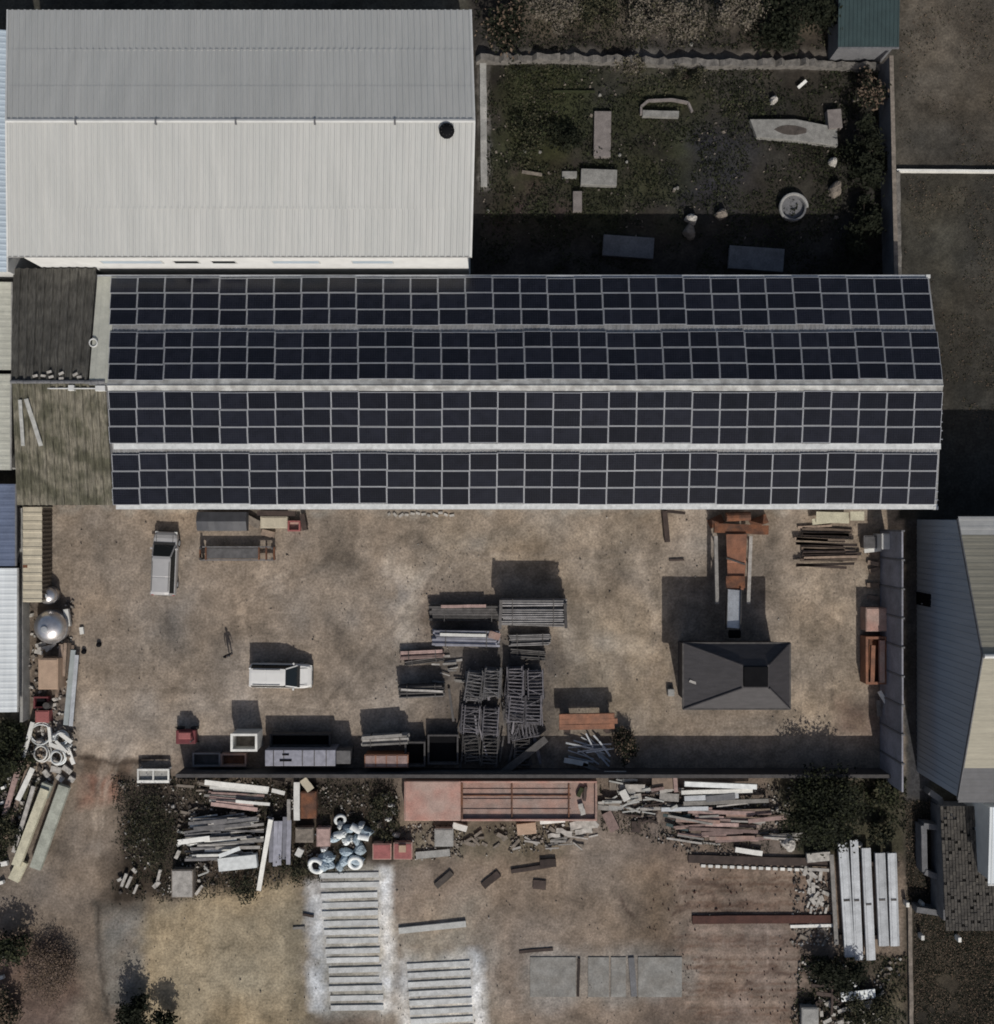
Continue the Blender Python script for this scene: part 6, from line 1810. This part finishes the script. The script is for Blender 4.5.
weeds('strip_grass', 'rank grass on the strip past the fence line', [([(914, 900), (994, 930), (994, 1030), (914, 1030)], 1), ([(906, 800), (930, 800), (930, 900), (906, 900)], .2)], 9000, .06, .2, ['leaf_dark', 'leaf_dark', 'leaf_brown'], .95, 470)
weeds('verge_weeds', 'weeds on the verge beside the concrete beams', [([(-10, 725), (28, 725), (14, 800), (0, 920), (-10, 920)], 1)], 1800, .10, .4, ['leaf_dark', 'leaf_mid'], .75, 480)

def chips(name, label, polys, n, s0, s1, mats, keep=.7, seed=500):
    mb = MB()
    for x, y in clumped(scatter(polys, n), keep, seed):
        s = random.uniform(s0, s1) * (1 if random.random() < .85 else 1.8)
        a = random.uniform(0, 3.14)
        ca, sa = math.cos(a) * s, math.sin(a) * s
        e = random.uniform(.35, 1)
        z = random.uniform(.03, .1) + s * .5
        q = [(ca, sa), (-sa * e, ca * e), (-ca, -sa), (sa * e, -ca * e)]
        mb.hexa([(x + u, y + v, 0) for u, v in q], [(x + u * .8, y + v * .8, z + random.uniform(-.03, .03)) for u, v in q], random.randrange(len(mats)))
    o = mb.build(name, [M[m] for m in mats], recalc=False)
    tag(o, label, 'rubble', kind='stuff')
chips('heap_rubble', 'small rubble and litter among the plank and plastic heaps', [([(118, 780), (400, 784), (395, 850), (300, 880), (120, 900)], 1), ([(400, 824), (600, 824), (570, 850), (400, 862)], .3), ([(600, 780), (790, 785), (790, 856), (690, 856), (600, 826)], .6)], 2200, .04, .12, ['rub_mid', 'rub_dark', 'rub_mid', 'rub_dark', 'rub_pale'], .6, 510)
chips('corner_rubble', 'small rubble round the hoop heap and the tanks', [([(30, 720), (76, 720), (80, 780), (40, 785), (10, 850), (0, 800)], 1), ([(28, 600), (74, 600), (74, 720), (28, 720)], .5)], 600, .06, .17, ['rub_pale', 'rub_mid', 'rub_dark'], .7, 520)
chips('lot_rubble', 'small stones and litter over the overgrown lot', [([(480, 58), (885, 62), (885, 240), (480, 240)], 1), ([(520, 0), (760, 0), (760, 30), (520, 30)], .2)], 700, .04, .11, ['rub_mid', 'rub_dark', 'rub_mid', 'rub_dark'], .5, 530)
chips('yard_rubble', 'small stones and chips over the brown yard', [([(70, 512), (880, 512), (880, 730), (70, 730)], 1), ([(400, 540), (560, 560), (560, 760), (400, 700)], .5), ([(110, 880), (840, 870), (800, 1024), (100, 1024)], .7)], 800, .02, .05, ['rub_mid', 'rub_mid', 'rub_mid', 'rub_pale'], .6, 540)
chips('red_rubble', 'reddish crumbs and chips strewn over the lower yard', [([(640, 865), (835, 865), (805, 1020), (660, 1020)], 1)], 300, .025, .08, ['rust_dark', 'rub_mid', 'rust_dark'], .6, 560)
chips('bottom_rubble', 'small rubble on the dark heap at the bottom edge and by the channels', [([(800, 955), (900, 955), (900, 1024), (790, 1024)], 1), ([(795, 860), (836, 860), (836, 945), (790, 945)], .8)], 420, .05, .15, ['rub_mid', 'rub_pale', 'rub_dark'], .7, 550)

# ================================================================ LIGHT, SKY, CAMERA
EL, AZ = 41.5, 169.5
to_sun = Vector((math.sin(R(AZ)) * math.cos(R(EL)), math.cos(R(AZ)) * math.cos(R(EL)), math.sin(R(EL))))
sl = bpy.data.lights.new('sun', 'SUN')
sl.energy = 4.4
sl.angle = R(.5)
sl.color = (1.0, .965, .91)
so = bpy.data.objects.new('sun', sl)
COL.objects.link(so)
so.location = to_sun * 100
so.rotation_euler = (-to_sun).to_track_quat('-Z', 'Y').to_euler()
w = bpy.data.worlds.new('World')
scene.world = w
w.use_nodes = True
wn = w.node_tree
sky = wn.nodes.new('ShaderNodeTexSky')
sky.sky_type = 'NISHITA'
sky.sun_disc = False
sky.sun_elevation = R(EL)
sky.sun_rotation = R(AZ)
sky.air_density, sky.dust_density, sky.ozone_density = 1.0, 3.0, .6
wn.links.new(sky.outputs[0], wn.nodes['Background'].inputs[0])
wn.nodes['Background'].inputs[1].default_value = .10
cd = bpy.data.cameras.new('camera')
co = bpy.data.objects.new('camera', cd)
COL.objects.link(co)
co.location = (0, 0, H)
co.rotation_euler = (0, 0, 0)
cd.sensor_width = 36
cd.sensor_fit = 'AUTO'
cd.lens = 36 * H / (1024 / S)
cd.clip_start, cd.clip_end = 1, 3000
scene.camera = co
vs = scene.view_settings
vs.view_transform = 'Standard'
vs.look = 'None'
vs.exposure = -.45
vs.gamma = 1
scene.render.filter_size = 1.8
try:
    scene.cycles.filter_width = 1.8
    scene.cycles.pixel_filter_type = 'BLACKMAN_HARRIS'
    scene.cycles.max_bounces = 5
    scene.cycles.use_denoising = True
    scene.cycles.use_adaptive_sampling = True
except Exception:
    pass
for o in list(COL.objects):
    if '_w' in o:
        del o['_w']
    if o.parent is not None and o.get('kind') == 'thing':
        del o['kind']
